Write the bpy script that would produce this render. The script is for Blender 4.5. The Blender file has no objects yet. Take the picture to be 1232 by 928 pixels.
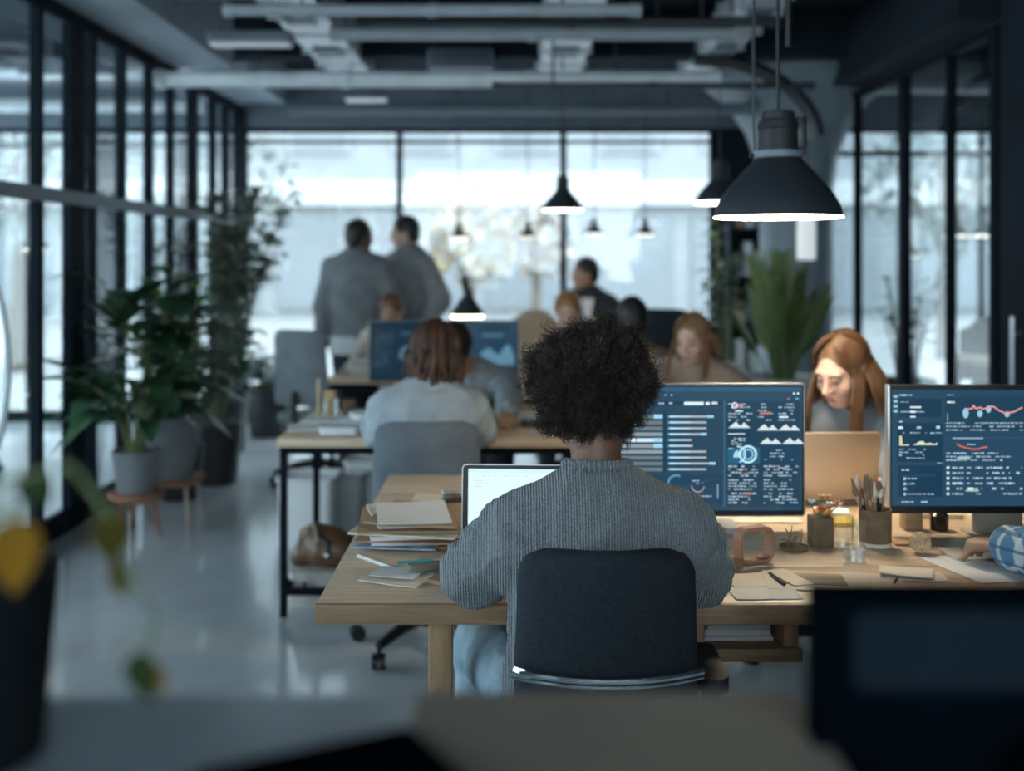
import bpy, bmesh, math, random
import numpy as np
from mathutils import Vector, Matrix, Quaternion
scene = bpy.context.scene
COL = scene.collection
FPX = 1232 * 40 / 36.0
CAMZ = 1.5
def P(px, py, d):
    """measured point: where a pixel of the photograph lies at distance d from the camera"""
    return Vector(((px - 616) * d / FPX, d, CAMZ - (py - 310) * d / FPX))
def X(px, d): return (px - 616) * d / FPX
def Z(py, d): return CAMZ - (py - 310) * d / FPX
V = lambda *a: Vector(a)

# ---------------------------------------------------------------- materials
MATS = {}
def nd(nt, t, **kw):
    n = nt.nodes.new(t)
    for k, v in kw.items():
        if k in n.inputs: n.inputs[k].default_value = v
        else: setattr(n, k, v)
    return n
def col4(c): return (c[0], c[1], c[2], 1.0)
def mat(name, c=(.5, .5, .5), rough=.5, metal=0., var=.12, scale=8., bump=0., bscale=60., c2=None, stretch=(1, 1, 1),
        emit=None, estr=0., coat=0., spec=.5, sss=0., detail=4., sheen=0.):
    if name in MATS: return MATS[name]
    m = bpy.data.materials.new(name); m.use_nodes = True
    nt = m.node_tree; b = nt.nodes['Principled BSDF']
    b.inputs['Roughness'].default_value = rough; b.inputs['Metallic'].default_value = metal
    b.inputs['Specular IOR Level'].default_value = spec
    b.inputs['Coat Weight'].default_value = coat
    if sheen: b.inputs['Sheen Weight'].default_value = sheen
    if sss:
        b.inputs['Subsurface Weight'].default_value = sss
        b.inputs['Subsurface Radius'].default_value = (.012, .005, .003)
        b.inputs['Subsurface Scale'].default_value = 1.0
    tc = nd(nt, 'ShaderNodeTexCoord'); mp = nd(nt, 'ShaderNodeMapping'); mp.inputs['Scale'].default_value = stretch
    nt.links.new(tc.outputs['Object'], mp.inputs['Vector'])
    nz = nd(nt, 'ShaderNodeTexNoise', Scale=scale, Detail=detail); nt.links.new(mp.outputs[0], nz.inputs['Vector'])
    mx = nd(nt, 'ShaderNodeMix', data_type='RGBA')
    if c2 is None: c2 = tuple(max(0, v * (1 - 2 * var)) for v in c)
    mx.inputs[6].default_value = col4(c2); mx.inputs[7].default_value = col4(c)
    rp = nd(nt, 'ShaderNodeMapRange'); rp.inputs['From Min'].default_value = .3; rp.inputs['From Max'].default_value = .7
    nt.links.new(nz.outputs['Fac'], rp.inputs['Value']); nt.links.new(rp.outputs[0], mx.inputs[0])
    nt.links.new(mx.outputs[2], b.inputs['Base Color'])
    if bump:
        n2 = nd(nt, 'ShaderNodeTexNoise', Scale=bscale, Detail=3.); nt.links.new(mp.outputs[0], n2.inputs['Vector'])
        bp = nd(nt, 'ShaderNodeBump', Strength=bump, Distance=.01); nt.links.new(n2.outputs['Fac'], bp.inputs['Height'])
        nt.links.new(bp.outputs[0], b.inputs['Normal'])
    if emit:
        b.inputs['Emission Color'].default_value = col4(emit); b.inputs['Emission Strength'].default_value = estr
    MATS[name] = m; return m
def glass_mat(name, tint=(.95, .97, .98), ior=1.45, rough=.02, boost=1.0, base=0.0):
    if name in MATS: return MATS[name]
    m = bpy.data.materials.new(name); m.use_nodes = True; nt = m.node_tree
    nt.nodes.remove(nt.nodes['Principled BSDF']); out = nt.nodes['Material Output']
    t = nd(nt, 'ShaderNodeBsdfTransparent', Color=col4(tint)); g = nd(nt, 'ShaderNodeBsdfGlossy', Roughness=rough, Color=(1, 1, 1, 1))
    f = nd(nt, 'ShaderNodeLayerWeight'); f5 = nd(nt, 'ShaderNodeMath', operation='POWER'); f5.inputs[1].default_value = 5.
    mu = nd(nt, 'ShaderNodeMath', operation='MULTIPLY_ADD')
    mu.inputs[1].default_value = boost; mu.inputs[2].default_value = base + .035; mu.use_clamp = True
    x = nd(nt, 'ShaderNodeMixShader'); nt.links.new(f.outputs['Facing'], f5.inputs[0]); nt.links.new(f5.outputs[0], mu.inputs[0]); nt.links.new(mu.outputs[0], x.inputs[0])
    nt.links.new(t.outputs[0], x.inputs[1]); nt.links.new(g.outputs[0], x.inputs[2]); nt.links.new(x.outputs[0], out.inputs['Surface'])
    MATS[name] = m; return m
def attr_mat(name, emit=0., rough=.5):
    if name in MATS: return MATS[name]
    m = bpy.data.materials.new(name); m.use_nodes = True; nt = m.node_tree; b = nt.nodes['Principled BSDF']
    a = nd(nt, 'ShaderNodeVertexColor', layer_name='Col'); nt.links.new(a.outputs['Color'], b.inputs['Base Color'])
    b.inputs['Roughness'].default_value = rough
    if emit:
        b.inputs['Base Color'].default_value = (0, 0, 0, 1); nt.links.remove(b.inputs['Base Color'].links[0])
        nt.links.new(a.outputs['Color'], b.inputs['Emission Color']); b.inputs['Emission Strength'].default_value = emit
    MATS[name] = m; return m

# ---------------------------------------------------------------- mesh building
class MB:
    def __init__(s): s.v = []; s.f = []; s.c = []; s.usecol = False
    def add(s, vs, fs, col=None):
        o = len(s.v); s.v.extend([tuple(v) for v in vs]); s.f.extend([tuple(i + o for i in f) for f in fs])
        if col is not None: s.usecol = True
        s.c.extend([col or (.5, .5, .5)] * len(fs)); return s
    def box(s, c, size, rot=None, bev=0., col=None, seg=2):
        bm = bmesh.new(); bmesh.ops.create_cube(bm, size=1.0)
        bmesh.ops.scale(bm, vec=Vector(size), verts=bm.verts)
        if bev > 0:
            bmesh.ops.bevel(bm, geom=bm.edges[:], offset=min(bev, min(size) * .49), segments=seg, affect='EDGES', profile=.5)
        R = Matrix.Identity(3) if rot is None else (rot if isinstance(rot, Matrix) else Matrix.Rotation(rot, 3, 'Z'))
        bm.verts.index_update()
        s.add([R @ v.co + Vector(c) for v in bm.verts], [[v.index for v in f.verts] for f in bm.faces], col)
        bm.free(); return s
    def tube(s, pts, r, seg=8, cap=True, col=None, closed=False):
        pts = [Vector(p) for p in pts]; n = len(pts); rs = r if hasattr(r, '__len__') else [r] * n
        vs = []; fs = []; prev = None
        for i, p in enumerate(pts):
            a = pts[(i - 1) % n] if (i > 0 or closed) else p
            b = pts[(i + 1) % n] if (i < n - 1 or closed) else p
            t = (b - a).normalized() if (b - a).length > 1e-9 else Vector((0, 0, 1))
            if prev is None:
                u = t.orthogonal().normalized()
            else:
                u = prev - t * prev.dot(t); u = u.normalized() if u.length > 1e-6 else t.orthogonal().normalized()
            prev = u; w = t.cross(u)
            for k in range(seg):
                an = 2 * math.pi * k / seg
                vs.append(p + (u * math.cos(an) + w * math.sin(an)) * rs[i])
        m = n if closed else n - 1
        for i in range(m):
            for k in range(seg):
                i2 = (i + 1) % n
                fs.append((i * seg + k, i * seg + (k + 1) % seg, i2 * seg + (k + 1) % seg, i2 * seg + k))
        if cap and not closed:
            fs.append(tuple(range(seg - 1, -1, -1))); fs.append(tuple((n - 1) * seg + k for k in range(seg)))
        return s.add(vs, fs, col)
    def cyl(s, a, b, r, r2=None, seg=16, col=None): return s.tube([a, b], [r, r if r2 is None else r2], seg, True, col)
    def lathe(s, prof, c=(0, 0, 0), seg=32, rot=None, col=None, close=False):
        """profile of (radius, height); axis local z"""
        R = rot or Matrix.Identity(3); c = Vector(c); vs = []; fs = []; n = len(prof)
        for (r, z) in prof:
            for k in range(seg):
                a = 2 * math.pi * k / seg; vs.append(R @ Vector((r * math.cos(a), r * math.sin(a), z)) + c)
        for i in range(n - 1 + (1 if close else 0)):
            j = (i + 1) % n
            for k in range(seg):
                fs.append((i * seg + k, i * seg + (k + 1) % seg, j * seg + (k + 1) % seg, j * seg + k))
        if not close:
            if prof[0][0] > 1e-6: fs.append(tuple(range(seg - 1, -1, -1)))
            if prof[-1][0] > 1e-6: fs.append(tuple((n - 1) * seg + k for k in range(seg)))
        return s.add(vs, fs, col)
    def sphere(s, c, r, seg=16, rings=10, rot=None, col=None):
        r = Vector(r) if hasattr(r, '__len__') else Vector((r, r, r)); R = rot or Matrix.Identity(3); c = Vector(c)
        vs = [R @ Vector((0, 0, r.z)) + c]; fs = []
        for i in range(1, rings):
            t = math.pi * i / rings
            for k in range(seg):
                a = 2 * math.pi * k / seg
                vs.append(R @ Vector((r.x * math.sin(t) * math.cos(a), r.y * math.sin(t) * math.sin(a), r.z * math.cos(t))) + c)
        vs.append(R @ Vector((0, 0, -r.z)) + c); L = len(vs) - 1
        for k in range(seg):
            fs.append((0, 1 + k, 1 + (k + 1) % seg)); fs.append((L, L - seg + (k + 1) % seg, L - seg + k))
        for i in range(rings - 2):
            for k in range(seg):
                a = 1 + i * seg; fs.append((a + k, a + seg + k, a + seg + (k + 1) % seg, a + (k + 1) % seg))
        return s.add(vs, fs, col)
    def leaf(s, base, d, up, L, W, droop=.3, fold=.25, n=5, col=None, tip=1.0):
        d = Vector(d).normalized(); up = Vector(up); side = d.cross(up)
        side = side.normalized() if side.length > 1e-6 else d.orthogonal().normalized(); nrm = side.cross(d)
        vs = []; fs = []
        for i in range(n + 1):
            t = i / n; w = W * .5 * (math.sin(math.pi * (t ** .75)) ** .8 if 0 < t < 1 else .04)
            c = Vector(base) + d * (L * t) - Vector((0, 0, 1)) * (droop * L * t * t)
            vs += [c - side * w + nrm * w * fold, c, c + side * w + nrm * w * fold]
        for i in range(n):
            a = i * 3; fs += [(a, a + 1, a + 4, a + 3), (a + 1, a + 2, a + 5, a + 4)]
        return s.add(vs, fs, col)
    def prism(s, poly, axis_a, axis_b, org, depth_vec, col=None):
        """extrude a 2-D outline (list of (a,b)) along depth_vec"""
        A = Vector(axis_a); B = Vector(axis_b); o = Vector(org); D = Vector(depth_vec); n = len(poly)
        vs = [o + A * p[0] + B * p[1] for p in poly] + [o + A * p[0] + B * p[1] + D for p in poly]
        fs = [tuple(range(n)), tuple(range(2 * n - 1, n - 1, -1))] + [(i, n + i, n + (i + 1) % n, (i + 1) % n) for i in range(n)]
        return s.add(vs, fs, col)
    def build(s, name, m=None, parent=None, smooth=True, recalc=True, auto=40):
        off = Vector(parent_origin(parent)) if parent is not None else Vector((0, 0, 0))
        me = bpy.data.meshes.new(name)
        vs = np.array(s.v, dtype=np.float64).reshape(-1, 3)
        o = bpy.data.objects.new(name, me); COL.objects.link(o)
        if parent is None and len(vs):
            lo = vs.min(0); hi = vs.max(0); base = Vector(((lo[0] + hi[0]) / 2, (lo[1] + hi[1]) / 2, lo[2])); off = base; o.location = base
        vs = vs - np.array(off)
        me.from_pydata([tuple(v) for v in vs], [], s.f); 
        if recalc:
            bm = bmesh.new(); bm.from_mesh(me); bmesh.ops.recalc_face_normals(bm, faces=bm.faces[:]); bm.to_mesh(me); bm.free()
        if s.usecol:
            ca = me.color_attributes.new('Col', 'FLOAT_COLOR', 'CORNER')
            buf = np.ones((len(me.loops), 4), dtype=np.float32); k = 0
            for f, c in zip(s.f, s.c):
                buf[k:k + len(f), :3] = c; k += len(f)
            ca.data.foreach_set('color', buf.ravel())
        if smooth:
            me.polygons.foreach_set('use_smooth', [True] * len(me.polygons))
            try: me.set_sharp_from_angle(angle=math.radians(auto))
            except Exception: pass
        if m is not None: me.materials.append(m)
        if parent is not None: o.parent = parent
        return o
ORG = {}
def parent_origin(p):
    return ORG.get(p.name, p.location) if p.type == 'EMPTY' or p.parent is None else parent_origin(p.parent)
def tag(o, label=None, cat=None, group=None, kind=None):
    if label: o['label'] = label
    if cat: o['category'] = cat
    if group: o['group'] = group
    if kind: o['kind'] = kind
    return o
def thing(name, label, cat, loc, group=None):
    o = bpy.data.objects.new(name, None); COL.objects.link(o); o.location = Vector(loc); o.empty_display_size = .1
    ORG[o.name] = Vector(loc)
    return tag(o, label, cat, group)
def struct(name, mb, m, parent=None, smooth=False):
    o = mb.build(name, m, parent, smooth); o['kind'] = 'structure'; return o
def sroot(name, loc=(0, 0, 0)):
    o = bpy.data.objects.new(name, None); COL.objects.link(o); o.location = loc; o['kind'] = 'structure'; ORG[o.name] = Vector(loc); return o
def dup(root, loc, label=None, rotz=0., group=None, scale=None):
    r = root.copy(); COL.objects.link(r); r.location = Vector(loc); r.rotation_euler = (0, 0, rotz)
    if scale: r.scale = scale
    if label: r['label'] = label
    if group: r['group'] = group
    for ch in list(root.children):
        c = ch.copy(); COL.objects.link(c); c.parent = r
        for g in list(ch.children):
            d = g.copy(); COL.objects.link(d); d.parent = c
    return r
def rrect(w, h, r, n=6, cx=0., cy=0.):
    pts = []
    for (sx, sy, a0) in ((1, 1, 0), (-1, 1, 90), (-1, -1, 180), (1, -1, 270)):
        for i in range(n + 1):
            a = math.radians(a0 + 90 * i / n)
            pts.append((cx + sx * (w / 2 - r) + r * math.cos(a), cy + sy * (h / 2 - r) + r * math.sin(a)))
    return pts

# ---------------------------------------------------------------- smooth bodies from blended round cones (surface nets)
class SDF:
    def __init__(s): s.p = []
    def cone(s, a, b, ra, rb, k=.02, flat=None, sub=False):
        s.p.append(('c', Vector(a), Vector(b), ra, rb, k, flat, sub)); return s
    def ell(s, c, r, R=None, k=.02, sub=False):
        s.p.append(('e', Vector(c), Vector(r), R or Matrix.Identity(3), k, sub)); return s
    def bounds(s, q):
        if q[0] == 'c':
            _, a, b, ra, rb, k, fl, sub = q; r = max(ra, rb) * (max(1., fl[1]) if fl else 1.) + k
            return [min(a[i], b[i]) - r for i in range(3)], [max(a[i], b[i]) + r for i in range(3)]
        _, c, r, R, k, sub = q; m = max(r) + k
        return [c[i] - m for i in range(3)], [c[i] + m for i in range(3)]
    def mesh(s, res, post=None):
        bs = [s.bounds(q) for q in s.p if not q[-1]]
        lo = np.min([b[0] for b in bs], axis=0) - 3 * res; hi = np.max([b[1] for b in bs], axis=0) + 3 * res
        n = np.ceil((hi - lo) / res).astype(int) + 1
        G = np.full(tuple(n), .2, dtype=np.float32)
        ax = [lo[i] + res * np.arange(n[i]) for i in range(3)]
        for q in s.p:
            bl, bh = s.bounds(q)
            i0 = [max(0, int((bl[i] - lo[i]) / res) - 3) for i in range(3)]; i1 = [min(n[i], int((bh[i] - lo[i]) / res) + 4) for i in range(3)]
            if any(i1[i] <= i0[i] for i in range(3)): continue
            sl = tuple(slice(i0[i], i1[i]) for i in range(3))
            x = ax[0][sl[0]][:, None, None]; y = ax[1][sl[1]][None, :, None]; z = ax[2][sl[2]][None, None, :]
            if q[0] == 'c':
                _, a, b, ra, rb, k, fl, sub = q
                px, py, pz = x - a.x, y - a.y, z - a.z; bx = b - a
                if fl:
                    nv = Vector(fl[0]).normalized(); sc = 1 / fl[1] - 1
                    dt = px * nv.x + py * nv.y + pz * nv.z
                    px = px + sc * dt * nv.x; py = py + sc * dt * nv.y; pz = pz + sc * dt * nv.z
                    bx = bx + sc * bx.dot(nv) * nv
                L2 = max(bx.length_squared, 1e-9)
                t = np.clip((px * bx.x + py * bx.y + pz * bx.z) / L2, 0, 1)
                d = np.sqrt((px - t * bx.x) ** 2 + (py - t * bx.y) ** 2 + (pz - t * bx.z) ** 2) - (ra + (rb - ra) * t)
                if fl: d = d * min(1., fl[1])
            else:
                _, c, r, R, k, sub = q
                px, py, pz = x - c.x, y - c.y, z - c.z; Ri = R.transposed()
                u = Ri[0][0] * px + Ri[0][1] * py + Ri[0][2] * pz; v = Ri[1][0] * px + Ri[1][1] * py + Ri[1][2] * pz; w = Ri[2][0] * px + Ri[2][1] * py + Ri[2][2] * pz
                k0 = np.sqrt((u / r.x) ** 2 + (v / r.y) ** 2 + (w / r.z) ** 2) + 1e-9
                k1 = np.sqrt((u / r.x ** 2) ** 2 + (v / r.y ** 2) ** 2 + (w / r.z ** 2) ** 2) + 1e-9
                d = k0 * (k0 - 1) / k1
            g = G[sl]
            if sub:
                h = np.maximum(k - np.abs(g + d), 0) / k; G[sl] = np.maximum(g, -d) + h * h * k * .25
            else:
                h = np.maximum(k - np.abs(g - d), 0) / k; G[sl] = np.minimum(g, d) - h * h * k * .25
        return nets(G, lo, res)
def nets(G, lo, res):
    S = G < 0; nx, ny, nz = G.shape
    c = np.zeros((nx - 1, ny - 1, nz - 1), dtype=np.int8)
    for dx in (0, 1):
        for dy in (0, 1):
            for dz in (0, 1): c += S[dx:nx - 1 + dx, dy:ny - 1 + dy, dz:nz - 1 + dz]
    act = (c > 0) & (c < 8); idx = np.argwhere(act); N = len(idx)
    vid = np.full(act.shape, -1, dtype=np.int64); vid[act] = np.arange(N)
    acc = np.zeros((N, 3)); cnt = np.zeros(N)
    corners = [(0, 0, 0), (1, 0, 0), (0, 1, 0), (0, 0, 1), (1, 1, 0), (1, 0, 1), (0, 1, 1), (1, 1, 1)]
    val = {q: G[idx[:, 0] + q[0], idx[:, 1] + q[1], idx[:, 2] + q[2]].astype(np.float64) for q in corners}
    for a in corners:
        for ax in range(3):
            if a[ax] == 0:
                b = list(a); b[ax] = 1; b = tuple(b); va, vb = val[a], val[b]; m = (va < 0) != (vb < 0)
                t = va[m] / (va[m] - vb[m]); pt = np.tile(np.array(a, float), (m.sum(), 1)); pt[:, ax] += t
                acc[m] += pt; cnt[m] += 1
    vs = (idx + acc / cnt[:, None]) * res + np.array(lo)
    faces = []
    for ax in range(3):
        o1, o2 = [i for i in range(3) if i != ax]
        A = [slice(None)] * 3; B = [slice(None)] * 3; A[ax] = slice(0, -1); B[ax] = slice(1, None)
        e = S[tuple(A)] != S[tuple(B)]; ins = S[tuple(A)]
        q = np.argwhere(e); q = q[(q[:, o1] > 0) & (q[:, o2] > 0) & (q[:, o1] < G.shape[o1] - 1) & (q[:, o2] < G.shape[o2] - 1)]
        f = []
        for (d1, d2) in ((1, 1), (0, 1), (0, 0), (1, 0)):
            p = q.copy(); p[:, o1] -= d1; p[:, o2] -= d2; f.append(vid[p[:, 0], p[:, 1], p[:, 2]])
        f = np.stack(f, 1); fl = ins[q[:, 0], q[:, 1], q[:, 2]]
        if ax == 1: fl = ~fl
        f[~fl] = f[~fl][:, ::-1]; faces.append(f)
    return vs, np.concatenate(faces)
def wob(vs, amp, freq, seed=0, st=(1, 1, 1)):
    """soft displacement (folds) for cloth"""
    r = np.random.RandomState(seed); o = np.zeros_like(vs); s = np.array(st)
    for i in range(7):
        k = r.normal(size=3) * freq * s; ph = r.rand() * 6.28; d = r.normal(size=3); d /= np.linalg.norm(d)
        o += (np.sin(vs @ k + ph) ** 1)[:, None] * d * amp / 3
    return vs + o
def ridge(o, amp, freq, seed=0, st=(1, 1, 1), mask=None):
    """soft cloth creases pushed along the surface normals"""
    me = o.data; n = len(me.vertices); co = np.empty(n * 3, np.float32); me.vertices.foreach_get('co', co); co = co.reshape(-1, 3).astype(np.float64)
    nr = np.empty(n * 3, np.float32); me.vertex_normals.foreach_get('vector', nr); nr = nr.reshape(-1, 3)
    r = np.random.RandomState(seed); s = np.array(st); w = co.copy()
    for i in range(4):
        k = r.normal(size=3) * freq * .5; w += (np.sin(co @ k + r.rand() * 6.28)[:, None]) * r.normal(size=3) * .35 / freq * 3
    h = np.zeros(n)
    for i in range(6):
        k = r.normal(size=3) * s; k *= freq * (1 + .35 * i) / np.linalg.norm(k); h += (1 - np.abs(np.sin(w @ k + r.rand() * 6.28))) ** 2 / (1 + .3 * i)
    h = (h / 2.2 - .5) * amp
    if mask is not None: h *= mask(co)
    me.vertices.foreach_set('co', (co + nr * h[:, None]).astype(np.float32).ravel()); me.update()
def mesh_np(name, vs, fs, m, parent, smooth=True):
    off = np.array(parent_origin(parent)) if parent is not None else np.zeros(3)
    me = bpy.data.meshes.new(name); vs = np.asarray(vs) - off; fs = np.asarray(fs); k = fs.shape[1]
    me.vertices.add(len(vs)); me.vertices.foreach_set('co', vs.astype(np.float32).ravel())
    me.loops.add(fs.size); me.loops.foreach_set('vertex_index', fs.astype(np.int32).ravel())
    me.polygons.add(len(fs)); me.polygons.foreach_set('loop_start', np.arange(0, fs.size, k, dtype=np.int32))
    me.polygons.foreach_set('use_smooth', np.full(len(fs), smooth)); me.update(calc_edges=True); me.validate()
    if m: me.materials.append(m)
    o = bpy.data.objects.new(name, me); COL.objects.link(o)
    if parent is not None: o.parent = parent
    return o
def strands(pts, rad, seg=3):
    """pts (N,M,3), rad (M,) -> one mesh of N thin tubes"""
    N, M, _ = pts.shape
    t = np.gradient(pts, axis=1); t /= np.linalg.norm(t, axis=2, keepdims=True) + 1e-9
    ref = np.array([.31, .57, .76]); u = np.cross(t, ref); u /= np.linalg.norm(u, axis=2, keepdims=True) + 1e-9; w = np.cross(t, u)
    a = np.arange(seg) * 2 * np.pi / seg
    vs = pts[:, :, None, :] + (u[:, :, None, :] * np.cos(a)[None, None, :, None] + w[:, :, None, :] * np.sin(a)[None, None, :, None]) * np.asarray(rad)[None, :, None, None]
    i = np.arange(N)[:, None, None] * M * seg + np.arange(M - 1)[None, :, None] * seg; k = np.arange(seg)[None, None, :]; k2 = (k + 1) % seg
    fs = np.stack([i + k, i + k2, i + seg + k2, i + seg + k], -1).reshape(-1, 4)
    return vs.reshape(-1, 3), fs
# ================================================================= materials of the room
M_concrete = mat('polished_concrete', (.58, .63, .665), rough=.16, var=.12, scale=1.6, bump=.03, bscale=9., spec=.9, coat=.35)
M_ceiling = mat('dark_ceiling', (.020, .032, .044), rough=.9, var=.2, scale=3., spec=.1)
M_wall = mat('dark_wall', (.012, .020, .030), rough=.8, var=.15, scale=4., spec=.15)
M_frame = mat('blackened_steel', (.007, .013, .020), rough=.75, var=.2, scale=20., spec=.1)
M_frame_grey = mat('grey_steel', (.13, .165, .20), rough=.5, var=.1)
M_soffit = mat('painted_soffit', (.28, .34, .39), rough=.7, var=.1)
M_duct = mat('galvanised_duct', (.66, .71, .75), rough=.35, metal=.35, var=.15, scale=12.)
M_pipe = mat('pale_pipe', (.66, .71, .74), rough=.4, var=.1)
M_pipe2 = mat('grey_pipe', (.34, .39, .43), rough=.4, var=.1)
M_darkpipe = mat('dark_pipe', (.02, .028, .036), rough=.4)
M_column = mat('column_plaster', (.16, .205, .24), rough=.55, var=.14, scale=3.)
M_glass = glass_mat('partition_glass', (.93, .965, .98), boost=1.0, base=.01)
M_wglass = glass_mat('window_glass', (.97, .985, .99), boost=.6)
M_stone = mat('pale_render', (.225, .24, .25), rough=.8, var=.05, scale=2.)
M_paving = mat('pale_paving', (.24, .24, .24), rough=.9)
M_win_dark = mat('facade_glass', (.165, .185, .20), rough=.4, var=.1, scale=.6)
M_bark = mat('bark', (.13, .11, .09), rough=.9)

# floor and ceiling
struct('floor', MB().box((-.2, 3.6, -.06), (13.2, 14., .12)), M_concrete)
cm = MB().box((-.2, 3.6, 3.4), (13.2, 14., .12))
struct('ceiling', cm, M_ceiling)
bm_ = MB()
for y in (1.2, 3.9, 6.1, 8.6): bm_.box((.12, y, 3.17), (5.1, .22, .34))
struct('trim_1', bm_, M_ceiling)
# dark right-hand wall and the back wall beside the window
struct('wall_right', MB().box((2.79, 1.55, 1.67), (.18, 9.5, 3.34)), M_wall)
struct('wall_back', MB().box((2.31, 10.47, 1.67), (.82, .14, 3.34)), M_wall)
struct('wall_right_outer', MB().box((6.1, 3.6, 1.67), (.14, 14., 3.34)), M_wall)
wr = MB().box((4.5, -3.1, 1.67), (3.3, .14, 3.34)).box((.15, -3.1, .45), (5.3, .12, .9)).box((-4.5, -3.1, 1.67), (3.9, .14, 3.34))
struct('wall_rear', wr, M_wall)
struct('trim_2', MB().box((-.2, 10.44, 3.0), (12.6, .2, .64)), M_frame_grey)

def glazing(name, axis, pos, a0, a1, z0, z1, posts, rails, fm=None, gm=None, th=.06):
    """a glazed wall: posts = (centre, width), rails = (centre height, height)"""
    r = sroot(name, ((a0 + a1) / 2, pos, 0) if axis == 'x' else (pos, (a0 + a1) / 2, 0))
    f = MB(); c = (a0 + a1) / 2; w = a1 - a0
    def bx(m, a, z, sa, sz, t):
        if axis == 'x': m.box((a, pos, z), (sa, t, sz), bev=.004)
        else: m.box((pos, a, z), (t, sa, sz), bev=.004)
    for p, pw in posts: bx(f, p, (z0 + z1) / 2, pw, z1 - z0, th if axis == 'y' else max(th, pw))
    for q in rails:
        if len(q) == 3:
            g_ = MB(); bx(g_, c, q[0], w, q[1], th * 1.1); struct(name + '_rail', g_, q[2], r)
        else: bx(f, c, q[0], w, q[1], th * .8)
    struct(name + '_frame', f, fm or M_frame, r)
    g = MB(); bx(g, c, (z0 + z1) / 2, w, z1 - z0 - .01, .008); g2 = g.build(name + '_glass', gm or M_glass, r, smooth=False); g2['kind'] = 'structure'
    return r
zb = 2.68
glazing('window_1', 'x', 10.42, -2.5, 1.9, 0, zb, [(-2.46, .08), (-1.03, .055), (.47, .06), (1.86, .1)], [(.05, .1), (2.56, .03), (zb - .02, .04)], gm=M_wglass)
glazing('window_2', 'y', -2.45, -3., 10.38, 0, 2.86,
        [(-2.9, .06), (-2.0, .05), (-1.1, .05), (-.2, .12), (.7, .05), (1.6, .05), (2.5, .05), (3.4, .12), (4.2, .05), (5.05, .05), (5.86, .05), (6.36, .20), (6.62, .045), (7.12, .06), (7.66, .05),
         (8.15, .05), (8.72, .16), (9.3, .06), (9.72, .1), (10.1, .06), (10.32, .06)],
        [(.06, .12), (1.83, .075, M_frame_grey), (2.83, .08)])
glazing('window_3', 'x', 10.42, -6.5, -2.55, 0, zb, [(-6.4, .08), (-5.7, .05), (-5.0, .07), (-4.42, .05), (-3.75, .2), (-3.3, .05), (-3.0, .12), (-2.62, .1)], [(.05, .1), (2.52, .03), (zb - .02, .04)], gm=M_wglass)
glazing('window_4', 'x', 10.42, 2.75, 6.03, 0, zb, [(2.8, .08), (3.62, .06), (4.3, .06), (5.0, .06), (5.9, .08)], [(.05, .1), (2.45, .05), (zb - .02, .04)], gm=M_wglass)
glazing('fill_window_left', 'y', -6.5, -3., 10.4, 0, 3.2, [(-3 + 1.34 * i, .07) for i in range(11)], [(.05, .1), (3.15, .1)], gm=M_wglass)  # unseen outer glazing, added to let daylight in from the left
glazing('fill_window_rear', 'x', -3.1, -2.5, 2.8, .9, 3.1, [(-2.4 + i * 1.28, .06) for i in range(5)], [(.95, .1), (3.05, .1)], gm=M_wglass)  # unseen window behind the camera, added and sized for fill light
glazing('window_7', 'y', 2.72, 6.36, 10.36, 0, 2.8, [(6.38, .09), (7.05, .045), (7.88, .11), (8.95, .05), (10.3, .08)], [(.05, .1), (2.78, .06)])
struct('trim_3', MB().box((-2.26, 2.6, 3.09), (.5, 11.2, .44)), M_soffit)
struct('trim_4', MB().box((-2.26, 9.52, 3.1), (.44, 1.56, .42)), M_soffit)
struct('trim_5', MB().box((2.66, 8.35, 3.08), (.34, 4.0, .5)), M_wall)
# round column with a flared capital
cp = [(.30, 0), (.30, 2.05), (.33, 2.3), (.42, 2.55), (.58, 2.78), (.78, 2.94), (.8, 3.3)]
struct('column', MB().lathe(cp, (2.36, 9.45, 0), 40), M_column, smooth=True)
# sliding door edge with a long handle on the dark wall
dr = sroot('door_1', (2.69, 5.4, 0))
struct('door_panel', MB().box((2.688, 5.42, 1.2), (.025, 1.05, 2.4), bev=.004), M_frame, dr)
hb = MB().cyl((2.63, 5.98, .35), (2.63, 5.98, 1.19), .014).cyl((2.63, 5.98, .45), (2.68, 5.98, .45), .01).cyl((2.63, 5.98, 1.1), (2.68, 5.98, 1.1), .01)
struct('door_handle', hb, mat('brushed_steel', (.6, .64, .68), rough=.3, metal=.9), dr, True)

# ---------------------------------------------------------------- services under the ceiling
def pipe(name, label, a, b, r, m, group=None, hang=()):
    t = thing(name, label, 'pipe', ((Vector(a) + Vector(b)) / 2), group)
    d = (Vector(b) - Vector(a)).normalized(); mb = MB().cyl(a, b, r, seg=14)
    mb.build('pipe_run', m, t)
    L = (Vector(b) - Vector(a)).length; n = max(2, int(L / 1.1))
    for i in range(n + 1):
        p = Vector(a) + d * (L * i / n); MB().cyl(p - d * .03, p + d * .03, r * 1.18, seg=14).build('coupling', m, t)
    for u in (.18, .82):
        p = Vector(a) + d * (L * u)
        MB().cyl(p + V(0, 0, r * .8), V(p.x, p.y, 3.34), .008, seg=6).build('hanger', M_darkpipe, t)
    return t
pipe('ceiling_pipe', 'thick pale pipe crossing the whole room under the dark ceiling', V(-2.4, 7.78, 2.72), V(1.39, 7.78, 2.72), .055, M_pipe)
pipe('ceiling_pipe', 'thin black pipe just below and right of the thick pale ceiling pipe', V(-.1, 7.45, 2.625), V(1.95, 7.45, 2.625), .022, M_darkpipe)
pipe('ceiling_pipe', 'pale pipe nearest the top of the far window', V(-1.75, 9.1, 2.69), V(1.9, 9.1, 2.69), .05, M_frame_grey)
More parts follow.
